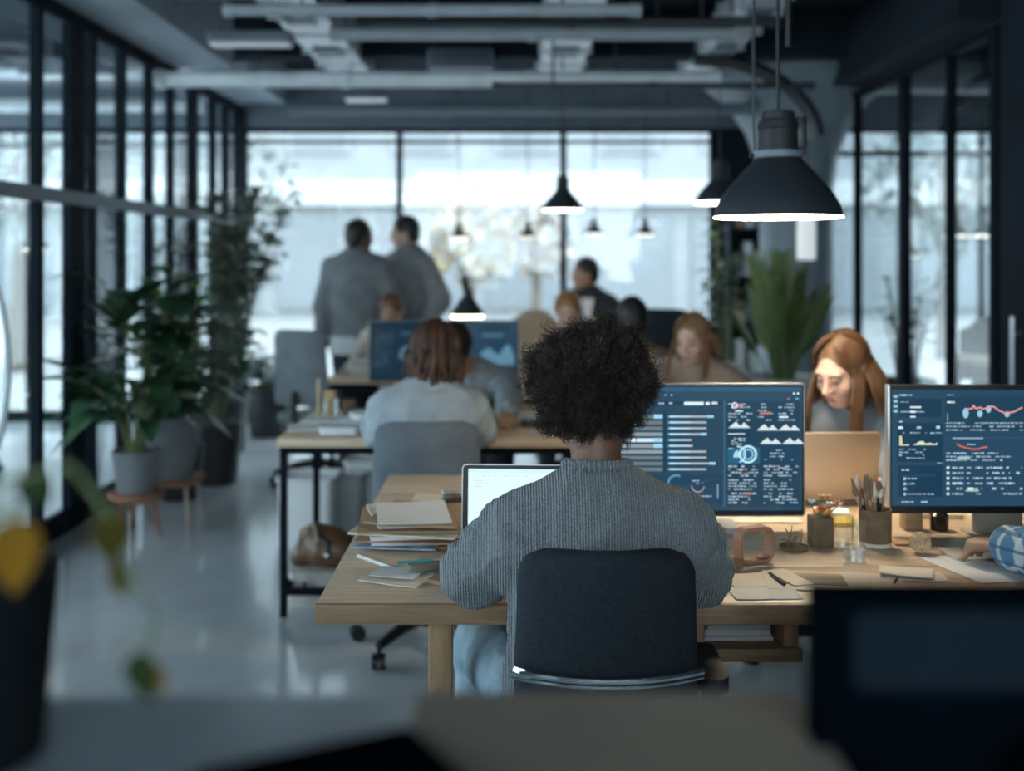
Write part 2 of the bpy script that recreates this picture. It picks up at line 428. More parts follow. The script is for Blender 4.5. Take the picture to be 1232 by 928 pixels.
pipe('ceiling_pipe', 'grey pipe crossing under the two silver ducts, second nearest', V(-1.1, 7.1, 2.9), V(1.35, 7.1, 2.9), .045, M_pipe2)
pipe('ceiling_pipe', 'grey pipe crossing at the top edge of the picture', V(-1.6, 6.43, 2.9), V(.7, 6.43, 2.9), .035, M_pipe2)
pipe('ceiling_pipe', 'black pipe crossing high above the large black pendant', V(-.9, 6.9, 2.93), V(1.6, 6.9, 2.93), .03, M_darkpipe)
pipe('ceiling_pipe', 'pale pipe behind the glass in the left side room, higher one', V(-6.3, 9.5, 3.05), V(-2.7, 9.5, 3.05), .07, M_duct)
pipe('ceiling_pipe', 'pale pipe behind the glass in the left side room, lower one', V(-6.3, 9.9, 2.82), V(-2.7, 9.9, 2.82), .06, M_pipe)
pipe('ceiling_pipe', 'pale pipe behind the glass in the right side room', V(2.95, 9.3, 2.9), V(5.9, 9.3, 2.9), .06, M_pipe)
def duct(label, x, y0, y1, z, w, h):
    t = thing('ventilation_duct', label, 'duct', (x, (y0 + y1) / 2, z - h / 2), 'silver ventilation ducts running to the far window')
    MB().box((x, (y0 + y1) / 2, z), (w, y1 - y0, h), bev=.012).build('duct_body', M_duct, t, False)
    n = int((y1 - y0) / .55)
    for i in range(n + 1): MB().box((x, y0 + (y1 - y0) * i / n, z), (w + .04, .03, h + .04), bev=.004).build('flange', M_duct, t, False)
    for sx in (-1, 1):
        MB().cyl((x + sx * (w / 2 + .03), (y0 + y1) / 2, z - h / 2), (x + sx * (w / 2 + .03), (y0 + y1) / 2, 3.34), .007, seg=6).build('hanger', M_darkpipe, t)
    for i in range(3): MB().box((x, y0 + (y1 - y0) * (.25 + .25 * i), z - h / 2 - .012), (w * .55, .3, .02), bev=.003).build('grille', M_frame_grey, t, False)
duct('silver duct left of the middle of the ceiling', -1.3, 4.6, 9.25, 3.08, .34, .22)
duct('silver duct right of the middle of the ceiling', .38, 4.6, 9.25, 3.08, .34, .22)
duct('silver duct beside the cables of the large black pendant', 1.5, 4.6, 9.25, 3.08, .26, .18)
def fixture(label, c, size, e=0):
    t = thing('ceiling_light', label, 'ceiling light', (c[0], c[1], c[2] - size[2] / 2), 'slim box lights under the ceiling')
    MB().box(c, size, bev=.008).build('housing', M_frame_grey, t)
    MB().box((c[0], c[1], c[2] - size[2] / 2 - .006), (size[0] * .94, size[1] * .8, .014), bev=.003).build('diffuser', mat('tube_diffuser%d' % e, (.5, .54, .57), rough=.5, emit=(.85, .95, 1.), estr=e * .12), t)
    for sx in (-.35, .35): MB().cyl((c[0] + size[0] * sx, c[1], c[2]), (c[0] + size[0] * sx, c[1], 3.34), .005, seg=6).build('hanger', M_darkpipe, t)
fixture('slim pale ceiling light left of the leftmost silver duct', (-1.62, 7.05, 2.86), (.52, .16, .07), 1)
fixture('small pale ceiling light under the thick pale pipe', (-1.1, 8.6, 2.72), (.32, .14, .05), 2)
fixture('small pale ceiling light left of the one under the thick pale pipe', (-1.65, 9.4, 2.76), (.34, .14, .05), 1)
fixture('pale ceiling light at the upper left edge of the ceiling', (-1.55, 6.2, 2.97), (.62, .16, .06), 1)
fixture('pale ceiling light seen through the left glass partition', (-3.35, 8.6, 2.9), (.7, .16, .06), 3)
vt = thing('air_unit', 'grey box-shaped air unit between the two silver ducts', 'air unit', (-.37, 8.35, 2.86))
MB().box((-.37, 8.35, 2.93), (.48, .4, .15), bev=.02).build('casing', M_frame_grey, vt)
g = MB()
for i in range(5): g.box((-.37, 8.145, 2.885 + i * .022), (.42, .012, .008))
g.build('louvre', M_darkpipe, vt, False)
for sx in (-.2, .2): MB().cyl((-.37 + sx, 8.35, 3.), (-.37 + sx, 8.35, 3.34), .006, seg=6).build('hanger', M_darkpipe, vt)
# round dark trunking that curves into the column capital
tag(MB().tube([V(1.35 + .9 * math.sin(a) * 1.0, 8.4, 2.35 + .62 * math.cos(a)) for a in np.linspace(0, 1.5, 14)], .06, 12).build('cable_trunking', M_darkpipe), 'black curved trunking bending down in front of the round column', 'trunking')

# ---------------------------------------------------------------- outside
struct('ground', MB().box((0, 40, -.3), (90, 59, .2)), M_paving)
bd = thing('building', 'pale building with rows of windows across the street', 'building', (1, 34, -.2))
MB().box((1, 36, 5.5), (44, 8, 11.4)).build('wall', M_stone, bd, False)
MB().box((1, 31.9, 3.3), (44, .5, .7), bev=.03).build('canopy', mat('white_band', (.36, .365, .37), rough=.7, var=.02), bd, False)
for i in range(13):
    x = -17 + i * 2.9
    w = MB().box((x, 31.96, 1.35), (2.3, .14, 2.6)).build('shop_window', M_win_dark, bd, False)
    for j in range(2):
        fw = MB().box((x, 31.95, 5.3 + 3 * j), (1.7, .12, 1.7)).build('window', mat('facade_frame', (.30, .31, .325), rough=.6), bd, False)
        MB().box((x, 31.87, 5.3 + 3 * j), (1.5, .06, 1.5)).build('pane', M_win_dark, fw, False)
bl = thing('building', 'second pale building seen through the left glass partition', 'building', (-33, 10, -.2))
MB().box((-33, 10, 2.5), (6, 30, 5.4)).build('wall', M_stone, bl, False)
for i in range(6):
    for j in range(2):
        MB().box((-29.97, -2 + i * 4.4, 1.2 + 2.2 * j), (.12, 2.6, 1.3)).build('window', M_win_dark, bl, False)
M_lg = {'autumn': mat('autumn_leaves', (.27, .20, .115), rough=.8, var=.1, c2=(.25, .205, .13), scale=2.), 'pale': mat('pale_leaves', (.22, .25, .235), rough=.7, var=.2, scale=2.), 'rust': mat('rust_leaves', (.26, .195, .15), rough=.8, c2=(.24, .21, .17), scale=2.)}
def street_tree(label, x, y, h, r, kind, seed, n=700):
    rd = random.Random(seed); t = thing('street_tree', label, 'tree', (x, y, -.2))
    tr = MB().tube([V(x, y, -.2), V(x + .05, y, h * .35), V(x - .04, y, h * .7)], [.14, .1, .05], 10)
    for i in range(6):
        a = rd.uniform(0, 6.28); z0 = h * rd.uniform(.3, .55)
        tr.tube([V(x, y, z0), V(x + math.cos(a) * r * .4, y + math.sin(a) * r * .4, z0 + r * .5), V(x + math.cos(a) * r * .7, y + math.sin(a) * r * .7, z0 + r)], [.05, .03, .012], 6)
    tr.build('trunk', M_bark, t)
    lf = MB()
    for i in range(n):
        v = Vector((rd.gauss(0, 1), rd.gauss(0, 1), rd.gauss(0, 1))).normalized() * r * rd.uniform(.35, 1) ** .6
        b = V(x, y, h * .68) + V(v.x, v.y, v.z * 1.1)
        lf.leaf(b, V(rd.uniform(-1, 1), rd.uniform(-1, 1), rd.uniform(-.8, .3)), V(0, 0, 1), rd.uniform(.18, .32), .16, n=2)
    lf.build('crown', M_lg[kind], t, recalc=False)
street_tree('yellow autumn tree outside the far window, behind the standing man', -.95, 25, 3.0, 1.1, 'autumn', 4, 330)
street_tree('rust coloured tree outside the far window near the small pendant', .55, 27, 2.9, .9, 'rust', 5, 260)
street_tree('pale bare tree outside the far window behind the tall ficus', -5.2, 22, 4.6, 1.1, 'pale', 6, 200)
street_tree('pale tree outside the right side room', 7.2, 19, 4.6, 1.5, 'pale', 7, 500)
street_tree('pale tree outside the left side room', -7.4, 17, 4.8, 1.4, 'pale', 8, 500)

# ---------------------------------------------------------------- sky and lamps
w = bpy.data.worlds.new('overcast_sky'); scene.world = w; w.use_nodes = True
w.node_tree.nodes['Background'].inputs['Color'].default_value = (.76, .915, 1.0, 1); w.node_tree.nodes['Background'].inputs['Strength'].default_value = 6.0
def portal(c, rot, sx, sy):
    l = bpy.data.lights.new('daylight_portal', 'AREA'); l.shape = 'RECTANGLE'; l.size = sx; l.size_y = sy; l.cycles.is_portal = True
    o = bpy.data.objects.new('daylight_portal', l); COL.objects.link(o); o.location = c; o.rotation_euler = rot
H = math.pi / 2
portal((-.3, 10.6, 1.35), (-H, 0, 0), 12.4, 2.7)
portal((-6.65, 3.7, 1.6), (0, -H, 0), 3.2, 13.4)
portal((.15, -3.3, 2.0), (H, 0, 0), 5.2, 2.2)
# camera
cd = bpy.data.cameras.new('camera'); cam = bpy.data.objects.new('camera', cd); COL.objects.link(cam); scene.camera = cam
cam.location = (0, 0, CAMZ); cam.rotation_euler = (H, 0, 0)
cd.sensor_width = 36; cd.lens = 40; cd.shift_y = -(464 - 310) / 1232; cd.clip_start = .02
cd.dof.use_dof = True; cd.dof.focus_distance = 2.5; cd.dof.aperture_fstop = 1.7
scene.view_settings.view_transform = 'Standard'; scene.view_settings.look = 'None'; scene.view_settings.exposure = 0.35; scene.view_settings.gamma = 1.0
scene.cycles.max_bounces = 10; scene.cycles.transparent_max_bounces = 24; scene.cycles.sample_clamp_indirect = 6.0
scene.cycles.use_denoising = True
# ================================================================= people
SKIN = {'dark': mat('skin_dark', (.20, .10, .062), rough=.5, var=.08, sss=.08), 'mid': mat('skin_mid', (.42, .24, .16), rough=.5, var=.06, sss=.1),
        'light': mat('skin_light', (.72, .45, .35), rough=.45, var=.05, sss=.12)}
M_lip = mat('lips', (.50, .17, .15), rough=.4); M_eye = mat('eye_white', (.75, .72, .7), rough=.2); M_iris = mat('iris', (.06, .05, .05), rough=.15); M_brow = mat('brow', (.20, .11, .06), rough=.8)
M_shoe = mat('shoe_leather', (.03, .03, .035), rough=.5)
def frame_of(face, pitch=0., roll=0.):
    """right, forward, up for a heading in degrees (0 = away from the camera) and a downward pitch"""
    a = math.radians(face); r = V(math.cos(a), math.sin(a), 0); f = V(-math.sin(a), math.cos(a), 0); p = math.radians(pitch)
    f2 = f * math.cos(p) - V(0, 0, 1) * math.sin(p); u = r.cross(f2)
    if roll:
        q = Quaternion(f2, math.radians(roll)); r = q @ r; u = q @ u
    return r, f2, u
def basis(r, f, u): return Matrix((r, f, u)).transposed()
def bend(a, b, l1, l2, hint):
    """elbow or knee between a and b"""
    d = b - a; L = min(d.length, (l1 + l2) * .999); t = d.normalized()
    x = (l1 * l1 - l2 * l2 + L * L) / (2 * L); h = math.sqrt(max(l1 * l1 - x * x, 0))
    n = hint - t * hint.dot(t); n = n.normalized() if n.length > 1e-6 else t.orthogonal()
    return a + t * x + n * h
def head_sdf(S, c, r, f, u, s=1., k=.02):
    R = basis(r, f, u); A = lambda x, y, z: c + (r * x + f * y + u * z) * s
    S.ell(A(0, -.012, .03), V(.074, .094, .092) * s, R, k)
    S.ell(A(0, .02, -.03), V(.060, .072, .082) * s, R, .03 * s)
    S.ell(A(0, .052, -.09), V(.034, .034, .028) * s, R, .035 * s)
    S.ell(A(0, .078, .032), V(.052, .014, .012) * s, R, .02 * s)
    for q in (-1, 1):
        S.ell(A(.040 * q, .062, -.03), V(.022, .022, .024) * s, R, .025 * s)
        S.ell(A(.031 * q, .100, .010), V(.016, .014, .010) * s, R, .014 * s, sub=True)
        S.ell(A(.031 * q, .083, .009), V(.0125, .0125, .0115) * s, R, .004 * s)
    S.cone(A(0, .092, .018), A(0, .112, -.026), .007 * s, .0125 * s, .012 * s)
    for q in (-1, 1): S.ell(A(.011 * q, .100, -.030), V(.008, .010, .007) * s, R, .008 * s)
    S.ell(A(0, .091, -.057), V(.022, .010, .0055) * s, R, .008 * s); S.ell(A(0, .089, -.067), V(.019, .010, .006) * s, R, .008 * s)
    for q in (-1, 1):
        S.ell(A(.074 * q, -.008, -.005), V(.010, .020, .032) * s, R, .01 * s)
        S.ell(A(.083 * q, -.002, -.003), V(.006, .011, .018) * s, R, .006 * s, sub=True)
def face_parts(c, r, f, u, s, parent, closed=False, brow=M_brow):
    R = basis(r, f, u); A = lambda x, y, z: c + (r * x + f * y + u * z) * s
    lp = MB().sphere(A(0, .0975, -.0572), V(.021, .006, .0042) * s, 14, 8, R).sphere(A(0, .0955, -.0660), V(.018, .0065, .0052) * s, 14, 8, R); lp.build('lips', M_lip, parent)
    for q in (-1, 1):
        e = MB().sphere(A(.031 * q, .0855, .009), V(.0120, .0120, .0070 if closed else .0095) * s, 14, 10, R).build('eye', M_eye if not closed else M_brow, parent)
        if not closed: MB().sphere(A(.031 * q, .0935, .008), V(.0055, .005, .0055) * s, 12, 8, R).build('iris', M_iris, e)
        MB().tube([A(.016 * q, .098, .028), A(.031 * q, .096, .0345), A(.047 * q, .085, .030)], [.003 * s, .0035 * s, .0015 * s], 6).build('eyebrow', brow, parent)
        MB().tube([A(.019 * q, .0965, .004 if closed else .016), A(.031 * q, .0985, .001 if closed else .0195), A(.044 * q, .091, .004 if closed else .015)], [.0012 * s, .0018 * s, .0012 * s], 5).build('eyelash', M_brow, parent)
def hand_sdf(S, w, d, n, side, s=1., curl=.5, k=.008, spread=1.):
    """w wrist, d direction to the fingers, n palm normal (towards the palm), side = direction of the thumb"""
    d = d.normalized(); side = (side - d * side.dot(d)).normalized(); n = (n - d * n.dot(d) - side * n.dot(side)).normalized()
    kn = w + d * .085 * s
    S.cone(w, kn, .026 * s, .040 * s, .015 * s, (n, .45))
    for i, (o, L) in enumerate(((.030, .074), (.010, .083), (-.010, .077), (-.029, .060))):
        b = kn + side * o * s - d * (.004 + .006 * abs(o - .01) / .03) * s
        a1 = curl * .75; d1 = d * math.cos(a1) + n * math.sin(a1) + side * o * 2.2 * spread; d1.normalize()
        a2 = curl * 1.6; d2 = (d * math.cos(a2) + n * math.sin(a2)).normalized()
        m = b + d1 * L * .52 * s; S.cone(b, m, .0092 * s, .0085 * s, k * .6); S.cone(m, m + d2 * L * .48 * s, .0085 * s, .0068 * s, k * .5)
    t0 = w + d * .025 * s + side * .022 * s; t1 = t0 + (d * .6 + side * .75 + n * .25).normalized() * .038 * s; t2 = t1 + (d * .9 + side * .25 + n * .35).normalized() * .034 * s
    S.cone(t0, t1, .015 * s, .0105 * s, k * 1.5); S.cone(t1, t2, .0105 * s, .0078 * s, k * .5)
class Fig: pass
def figure(name_label, base, face, stand=False, s=1., lean=8., head_face=None, head_pitch=5., head_roll=0., hands=None, hint=None, curl=.5, palms=None,
           feet=None, knees=None, pelvis=None, skin='mid', top=None, bottom=None, res=.013, tt=.014, bt=.014, hem=.0, gender=1., group=None, hair=None,
           face_detail=False, closed=False, turtle=False, shoes=True, seed=0, fold=.004, headc=None, topname='jacket', botname='trousers', neck=None, res_top=None, collar=None, elbows=None):
    F = Fig(); base = Vector(base)
    t = thing('person', name_label, 'person', base, group); F.t = t
    r, f, _ = frame_of(face); ln = math.radians(lean); u = V(0, 0, 1) * math.cos(ln) + f * math.sin(ln)
    F.pel = Vector(pelvis) if pelvis is not None else base + V(0, 0, (.93 if stand else .54) * s)
    F.neck = Vector(neck) if neck is not None else F.pel + u * .50 * s
    u = (F.neck - F.pel).normalized(); fw = (f - u * f.dot(u)).normalized(); rr = fw.cross(u)
    tl = (F.neck - F.pel).length
    hr, hf, hu = frame_of(face if head_face is None else head_face, head_pitch, head_roll)
    F.head = Vector(headc) if headc is not None else F.neck + (u * .6 + hu * .4).normalized() * .165 * s + hf * .025 * s
    F.ax = (hr, hf, hu); F.s = s
    sw = .165 * s * gender; sh = [F.pel + u * tl * .86 - rr * sw, F.pel + u * tl * .86 + rr * sw]
    hp = [F.pel - r * .09 * s, F.pel + r * .09 * s]
    wr = []; el = []
    for i, q in enumerate((-1, 1)):
        if hands is not None and hands[i] is not None: w_ = Vector(hands[i])
        else: w_ = sh[i] + V(0, 0, -.50 * s) + r * .07 * q * s + f * .05 * s
        h_ = Vector(hint[i]) if hint is not None else (r * q * .5 - f * .6 - V(0, 0, .6))
        e_ = bend(sh[i], w_, .285 * s, .255 * s, h_)
        if (w_ - sh[i]).length > .54 * s: w_ = sh[i] + (w_ - sh[i]).normalized() * .54 * s
        if elbows is not None: e_ = Vector(elbows[i])
        el.append(e_); wr.append(w_)
    F.sh, F.el, F.wr, F.hp = sh, el, wr, hp
    kn = []; an = []
    for i, q in enumerate((-1, 1)):
        if stand:
            a_ = Vector(feet[i]) if feet else base + r * .10 * q * s + V(0, 0, .08 * s); k_ = bend(hp[i], a_, .43 * s, .42 * s, f)
        else:
            k_ = Vector(knees[i]) if knees else hp[i] + f * .43 * s + r * .05 * q * s + V(0, 0, .01)
            a_ = Vector(feet[i]) if feet else V(k_.x, k_.y, .08) - f * .04 * s
        kn.append(k_); an.append(a_)
    F.kn, F.an = kn, an
    def torso(S, t):
        S.ell(F.pel + u * .0, V(.155 * s + t, .105 * s + t, .11 * s + t), basis(rr, fw, u), .05)
        S.cone(F.pel + u * tl * .1, F.pel + u * tl * .45, .150 * s * gender ** .5 + t, .142 * s * gender + t, .05, (fw, .68))
        S.cone(F.pel + u * tl * .45, F.pel + u * tl * .78, .142 * s * gender + t, .150 * s * gender + t, .05, (fw, .68))
        S.cone(sh[0] + rr * .04, sh[1] - rr * .04, .054 * s + t, .054 * s + t, .06)
        S.cone(F.pel + u * tl * .92 - fw * .01, F.neck, .064 * s + t * .8, .052 * s + t * .5, .06)
    def arms(S, t, wrist_t=None):
        for i in range(2):
            S.cone(sh[i], el[i], .053 * s + t, .042 * s + t, .035); S.cone(el[i], wr[i], .042 * s + t, .029 * s + (t if wrist_t is None else wrist_t), .025)
    def legs(S, t):
        for i in range(2):
            S.cone(hp[i], kn[i], .085 * s + t, .058 * s + t, .045); S.cone(kn[i], an[i], .057 * s + t, .036 * s + t, .03)
    B = SDF(); torso(B, -.004); arms(B, 0); legs(B, 0)
    B.cone(F.neck - u * .04 * s, F.head - hu * .05 * s - hf * .015 * s, .056 * s, .050 * s, .03)
    head_sdf(B, F.head, hr, hf, hu, s)
    for i, q in enumerate((-1, 1)):
        B.cone(an[i] - V(0, 0, .03), an[i] + f * .13 * s - V(0, 0, .045), .036 * s, .03 * s, .03)
        dd = (wr[i] - el[i]).normalized(); pn = Vector(palms[i]) if palms else (V(0, 0, -1) if not stand else -r * q)
        thumb = (-r * q) if not stand else f
        hand_sdf(B, wr[i], dd + (V(0, 0, -.1) if not stand else V(0, 0, -.3)), pn, thumb, s, curl)
    vs, fs = B.mesh(res); mesh_np('body', vs, fs, SKIN[skin], t)
    T = SDF(); torso(T, tt); arms(T, tt)
    if hem: T.cone(F.pel + u * .05, F.pel - (u if stand else V(0, 0, 1)) * hem, .155 * s + tt, .165 * s + tt, .04, (fw, .74))
    if turtle: T.cone(F.neck - u * .03, F.neck + (F.head - F.neck) * .42, .066 * s, .064 * s, .015)
    T.cone(F.head - hu * .03 * s, F.head + hu * .2, .07 * s, .1 * s, .01, None, True)
    vs, fs = T.mesh(res_top or res); vs = wob(vs, fold, 16, seed); F.top = mesh_np(topname, vs, fs, top, t)
    L = SDF(); L.ell(F.pel - u * .01, V(.160 * s + bt, .11 * s + bt, .10 * s), basis(rr, fw, u), .05); legs(L, bt)
    for i in range(2): L.cone(an[i] - V(0, 0, .02), an[i] - V(0, 0, .2), .1, .1, .01, None, True)
    vs, fs = L.mesh(res); vs = wob(vs, fold, 14, seed + 5); F.bot = mesh_np(botname, vs, fs, bottom, t)
    if shoes:
        for i in range(2):
            S2 = SDF(); b = an[i] - V(0, 0, .042); S2.cone(b - f * .03, b + f * .15 * s - V(0, 0, .006), .040 * s, .034 * s, .02); S2.cone(an[i] + V(0, 0, .02), b, .045 * s, .045 * s, .03)
            vs, fs = S2.mesh(.012); vs[:, 2] = np.maximum(vs[:, 2], .004); mesh_np('shoe', vs, fs, M_shoe, t)
    if face_detail: face_parts(F.head, hr, hf, hu, s, t, closed)
    if hair: hair(F)
    return F
def short_hair(m, long=0., res=.011, back=False, puff=1.):
    def go(F):
        r, f, u = F.ax; s = F.s; R = basis(r, f, u); A = lambda x, y, z: F.head + (r * x + f * y + u * z) * s
        S = SDF(); S.ell(A(0, -.022, .038), V(.086, .100, .098) * s * puff, R, .02)
        S.ell(A(0, -.06, -.02), V(.072, .055, .07) * s, R, .03)
        S.ell(A(0, .098, -.04), V(.075, .075, .095) * s, R, .015, sub=True)
        for q in (-1, 1): S.ell(A(.092 * q, .012, -.035), V(.03, .035, .05) * s, R, .01, sub=True)
        vs, fs = S.mesh(res); vs = wob(vs, .004, 70, 3); mesh_np('hair', vs, fs, m, F.t)
    return go
def long_hair(m, length=.30, N=700, seed=1, rad=.0022, cap=True, front=.5, face_gap=52, width=1.0, wave=.006, down=None):
    """strands from a parting over the crown, down past the ears and over the shoulders"""
    def go(F):
        r, f, u = F.ax; s = F.s; rd = np.random.RandomState(seed); A = lambda x, y, z: F.head + (r * x + f * y + u * z) * s
        if cap:
            S = SDF(); R = basis(r, f, u); S.ell(A(0, -.02, .034), V(.082, .098, .098) * s, R, .02); S.ell(A(0, -.055, -.05), V(.078, .052, .10) * s, R, .04)
            [S.cone(A(.070 * q, -.005, .01), A(.078 * q, .005, -.05) - V(0, 0, length * .25), .030 * s, .012 * s, .03) for q in (-1, 1)]; S.cone(A(0, -.06, -.03), A(0, -.07, -.03) - V(0, 0, length * .45), .066 * s, .040 * s, .04)
            S.ell(A(0, .112, -.055), V(.062, .086, .108) * s, R, .012, sub=True)
            vs, fs = S.mesh(.008); h = mesh_np('hair', vs, fs, m, F.t)
        M = 18; pts = np.zeros((N, M, 3)); rv, fv, uv = [np.array(x) for x in (r, f, u)]; hc = np.array(F.head)
        dn = np.array([0, 0, -1.]); nb = np.array(F.neck)
        for i in range(N):
            side = 1 if rd.rand() < .5 else -1
            az = rd.uniform(math.radians(face_gap), math.pi) * side
            p0 = rd.uniform(-.03, .07); th0 = rd.uniform(.05, .5); th1 = 1.62; rr_ = 1.0 + rd.uniform(.0, .10)
            ns = 9
            for j in range(ns):
                th = th0 + (th1 - th0) * j / (ns - 1); a2 = az * (.55 + .45 * j / (ns - 1)) if abs(az) < 2.2 else az
                x = math.sin(a2) * math.sin(th) * .085 * rr_; y = math.cos(a2) * math.sin(th) * .103 * rr_ - .015 + p0 * (1 - j / (ns - 1)) * .4; z = math.cos(th) * .104 * rr_ + .028
                pts[i, j] = hc + (rv * x + fv * y + uv * z) * s
            Lh = length * rd.uniform(.75, 1.08) * s * (1. if abs(az) < 1.45 else .62); last = pts[i, ns - 1].copy()
            hor = last - hc; hor[2] = 0; hor /= np.linalg.norm(hor) + 1e-9; isf = abs(az) < 1.45
            ph = rd.uniform(0, 6.28)
            for j in range(ns, M):
                tt_ = (j - ns + 1) / (M - ns); out = .035 * width * math.sin(tt_ * 1.6) * (1. if not isf else .5)
                p = last + dn * Lh * tt_ + hor * out + (fv * .05 * tt_ if isf else -fv * .03 * tt_) + np.array([math.sin(ph + tt_ * 9), math.cos(ph + tt_ * 9), 0]) * wave * tt_
                pts[i, j] = p
        vs, fs = strands(pts, np.linspace(1, .45, M) * rad * s); o = mesh_np('hair', vs, fs, m, F.t)
    return go
def afro(m, radius=(.125, .125, .118), off=(0, -.01, .045), N=22000, seed=2, coil=.0050, rad=.00075, core_m=None):
    def go(F):
        r, f, u = F.ax; s = F.s; R = basis(r, f, u); rd = np.random.RandomState(seed); c = F.head + (r * off[0] + f * off[1] + u * off[2])
        Rm = np.array(R); rv = np.array(radius)
        def egg(d):
            e = np.ones((len(d), 3)); lo = np.clip(-d[:, 2], 0, 1); e[:, 0] = 1 - .30 * lo ** 1.6; e[:, 1] = 1 - .25 * lo ** 1.6; e[:, 2] = 1 + .22 * lo; return e
        def lump(d):
            v = np.zeros(len(d)); q = np.random.RandomState(5)
            for i in range(12):
                k = q.normal(size=3) * 5.5; v += np.sin(d @ k + q.rand() * 6.28)
            for i in range(10):
                k = q.normal(size=3) * 12; v += .55 * np.sin(d @ k + q.rand() * 6.28)
            return 1 + .042 * v
        # dense core
        bm = bmesh.new(); bmesh.ops.create_icosphere(bm, subdivisions=5, radius=1.); cv = np.array([v.co[:] for v in bm.verts]); cf = np.array([[v.index for v in q.verts] for q in bm.faces]); bm.free()
        q3 = np.random.RandomState(11); fine = np.zeros(len(cv))
        for i in range(16): fine += np.sin(cv @ (q3.normal(size=3) * 30) + q3.rand() * 6)
        cr = cv * rv * egg(cv) * (lump(cv) * .885 + fine * .008)[:, None]; cw = cr @ Rm.T + np.array(c)
        cut = (cw - np.array(F.head)) @ np.array(f) ; low = (cw - np.array(F.head)) @ np.array(u)
        h = mesh_np('hair', cw, cf, core_m or m, F.t)
        K = 1300; cl = rd.normal(size=(K, 3)); cl /= np.linalg.norm(cl, axis=1, keepdims=True); cl = cl[~(((cl[:, 1] > .45) & (cl[:, 2] < .1)) | (cl[:, 2] < -.82))]; K = len(cl)
        own = rd.randint(0, K, N); loose = rd.rand(N) < .22; jit = np.where(loose, .25, .045)[:, None]
        d = cl[own] + rd.normal(size=(N, 3)) * jit; d /= np.linalg.norm(d, axis=1, keepdims=True); n = N
        M = 15; t = np.linspace(0, 1, M)
        cL = rd.uniform(.020, .046, K) * np.where(rd.rand(K) < .1, 1.3, 1.); L = cL[own] * rd.uniform(.8, 1.1, n) * np.where(loose, .9, 1.); base = d * rv * egg(d) * (lump(d) * .86)[:, None]
        nrm = d / rv; nrm /= np.linalg.norm(nrm, axis=1, keepdims=True)
        cn = rd.normal(size=(K, 3)) * .42; nrm = nrm + cn[own] + rd.normal(size=nrm.shape) * np.where(loose, .4, .07)[:, None]; nrm /= np.linalg.norm(nrm, axis=1, keepdims=True)
        ca = rd.normal(size=(K, 3)); a = np.cross(nrm, ca[own]); a /= np.linalg.norm(a, axis=1, keepdims=True); b = np.cross(nrm, a)
        ph = (rd.uniform(0, 6.28, K)[own] + np.where(loose, rd.uniform(0, 6.28, n), rd.normal(size=n) * .35))[:, None]; tw = (rd.uniform(1.2, 2.6, K)[own] + rd.normal(size=n) * .1)[:, None] * 6.28; cr_ = rd.uniform(.6, 1.25, n)[:, None] * coil * (.35 + .65 * t[None])
        pts = base[:, None] + nrm[:, None] * (L[:, None] * t)[:, :, None] + a[:, None] * (cr_ * np.cos(ph + tw * t))[:, :, None] + b[:, None] * (cr_ * np.sin(ph + tw * t))[:, :, None]
        # a few fly-aways
        pts = pts @ Rm.T + np.array(c)
        vs, fs = strands(pts, np.linspace(1., .55, M) * rad); mesh_np('hair_curl', vs, fs, m, h)
    return go
def dreads(m, N=90, seed=4, length=.2, rad=.0075, core=None):
    def go(F):
        r, f, u = F.ax; s = F.s; R = basis(r, f, u); rd = random.Random(seed); A = lambda x, y, z: F.head + (r * x + f * y + u * z) * s
        S = SDF(); S.ell(A(0, -.02, .036), V(.084, .1, .1) * s, R, .02); S.ell(A(0, -.05, -.03), V(.075, .06, .08), R, .03); S.ell(A(0, .105, -.05), V(.06, .08, .1) * s, R, .012, sub=True)
        vs, fs = S.mesh(.009); h = mesh_np('hair', vs, fs, m, F.t)
        MBs = (MB(), MB())
        for i in range(N):
            mb = MBs[i % 2]
            az = rd.uniform(.8, math.pi) * rd.choice((-1, 1)); th0 = rd.uniform(.1, 1.1); pts = []; q = 1.03 + rd.uniform(0, .14)
            for j in range(6):
                th = th0 + (1.6 - th0) * j / 5
                pts.append(A(math.sin(az) * math.sin(th) * .086 * q, math.cos(az) * math.sin(th) * .102 * q - .015, math.cos(th) * .104 * q + .028))
            L = length * rd.uniform(.35, 1.); p = pts[-1]; o = (p - F.head); o.z = 0; o.normalize()
            for j in range(1, 6): pts.append(p + V(0, 0, -L * j / 5) + o * (.014 * math.sin(j * .7)) + V(rd.uniform(-.009, .009), rd.uniform(-.009, .009), 0))
            mb.tube(pts, [rad * (1 + .18 * math.sin(k * 2.3 + i)) for k in range(len(pts))], 6)
        MBs[0].build('dreadlock', core or m, h); MBs[1].build('dreadlock', m, h)
    return go
# ================================================================= materials of things
M_oak = mat('oak_top', (.70, .54, .39), rough=.42, c2=(.54, .38, .25), scale=5., stretch=(1.2, 14, 14), bump=.06, bscale=14., detail=8.)
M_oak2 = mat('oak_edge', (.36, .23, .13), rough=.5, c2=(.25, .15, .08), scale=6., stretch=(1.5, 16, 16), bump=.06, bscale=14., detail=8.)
M_oakleg = mat('oak_leg', (.46, .29, .16), rough=.5, c2=(.34, .2, .1), scale=6., stretch=(16, 16, 1.4), bump=.05, bscale=14.)
M_black = mat('black_plastic', (.012, .014, .017), rough=.4); M_blackm = mat('matt_black', (.018, .02, .024), rough=.6)
M_alu = mat('aluminium', (.62, .62, .61), rough=.35, metal=.85, var=.04); M_alu_lit = mat('warm_lit_aluminium', (.74, .60, .45), rough=.42, metal=.55, var=.04)  # second aluminium: silver laptop with the lamp's warm light painted into its colour
M_chrome = mat('chrome', (.78, .8, .82), rough=.12, metal=1., var=.02)
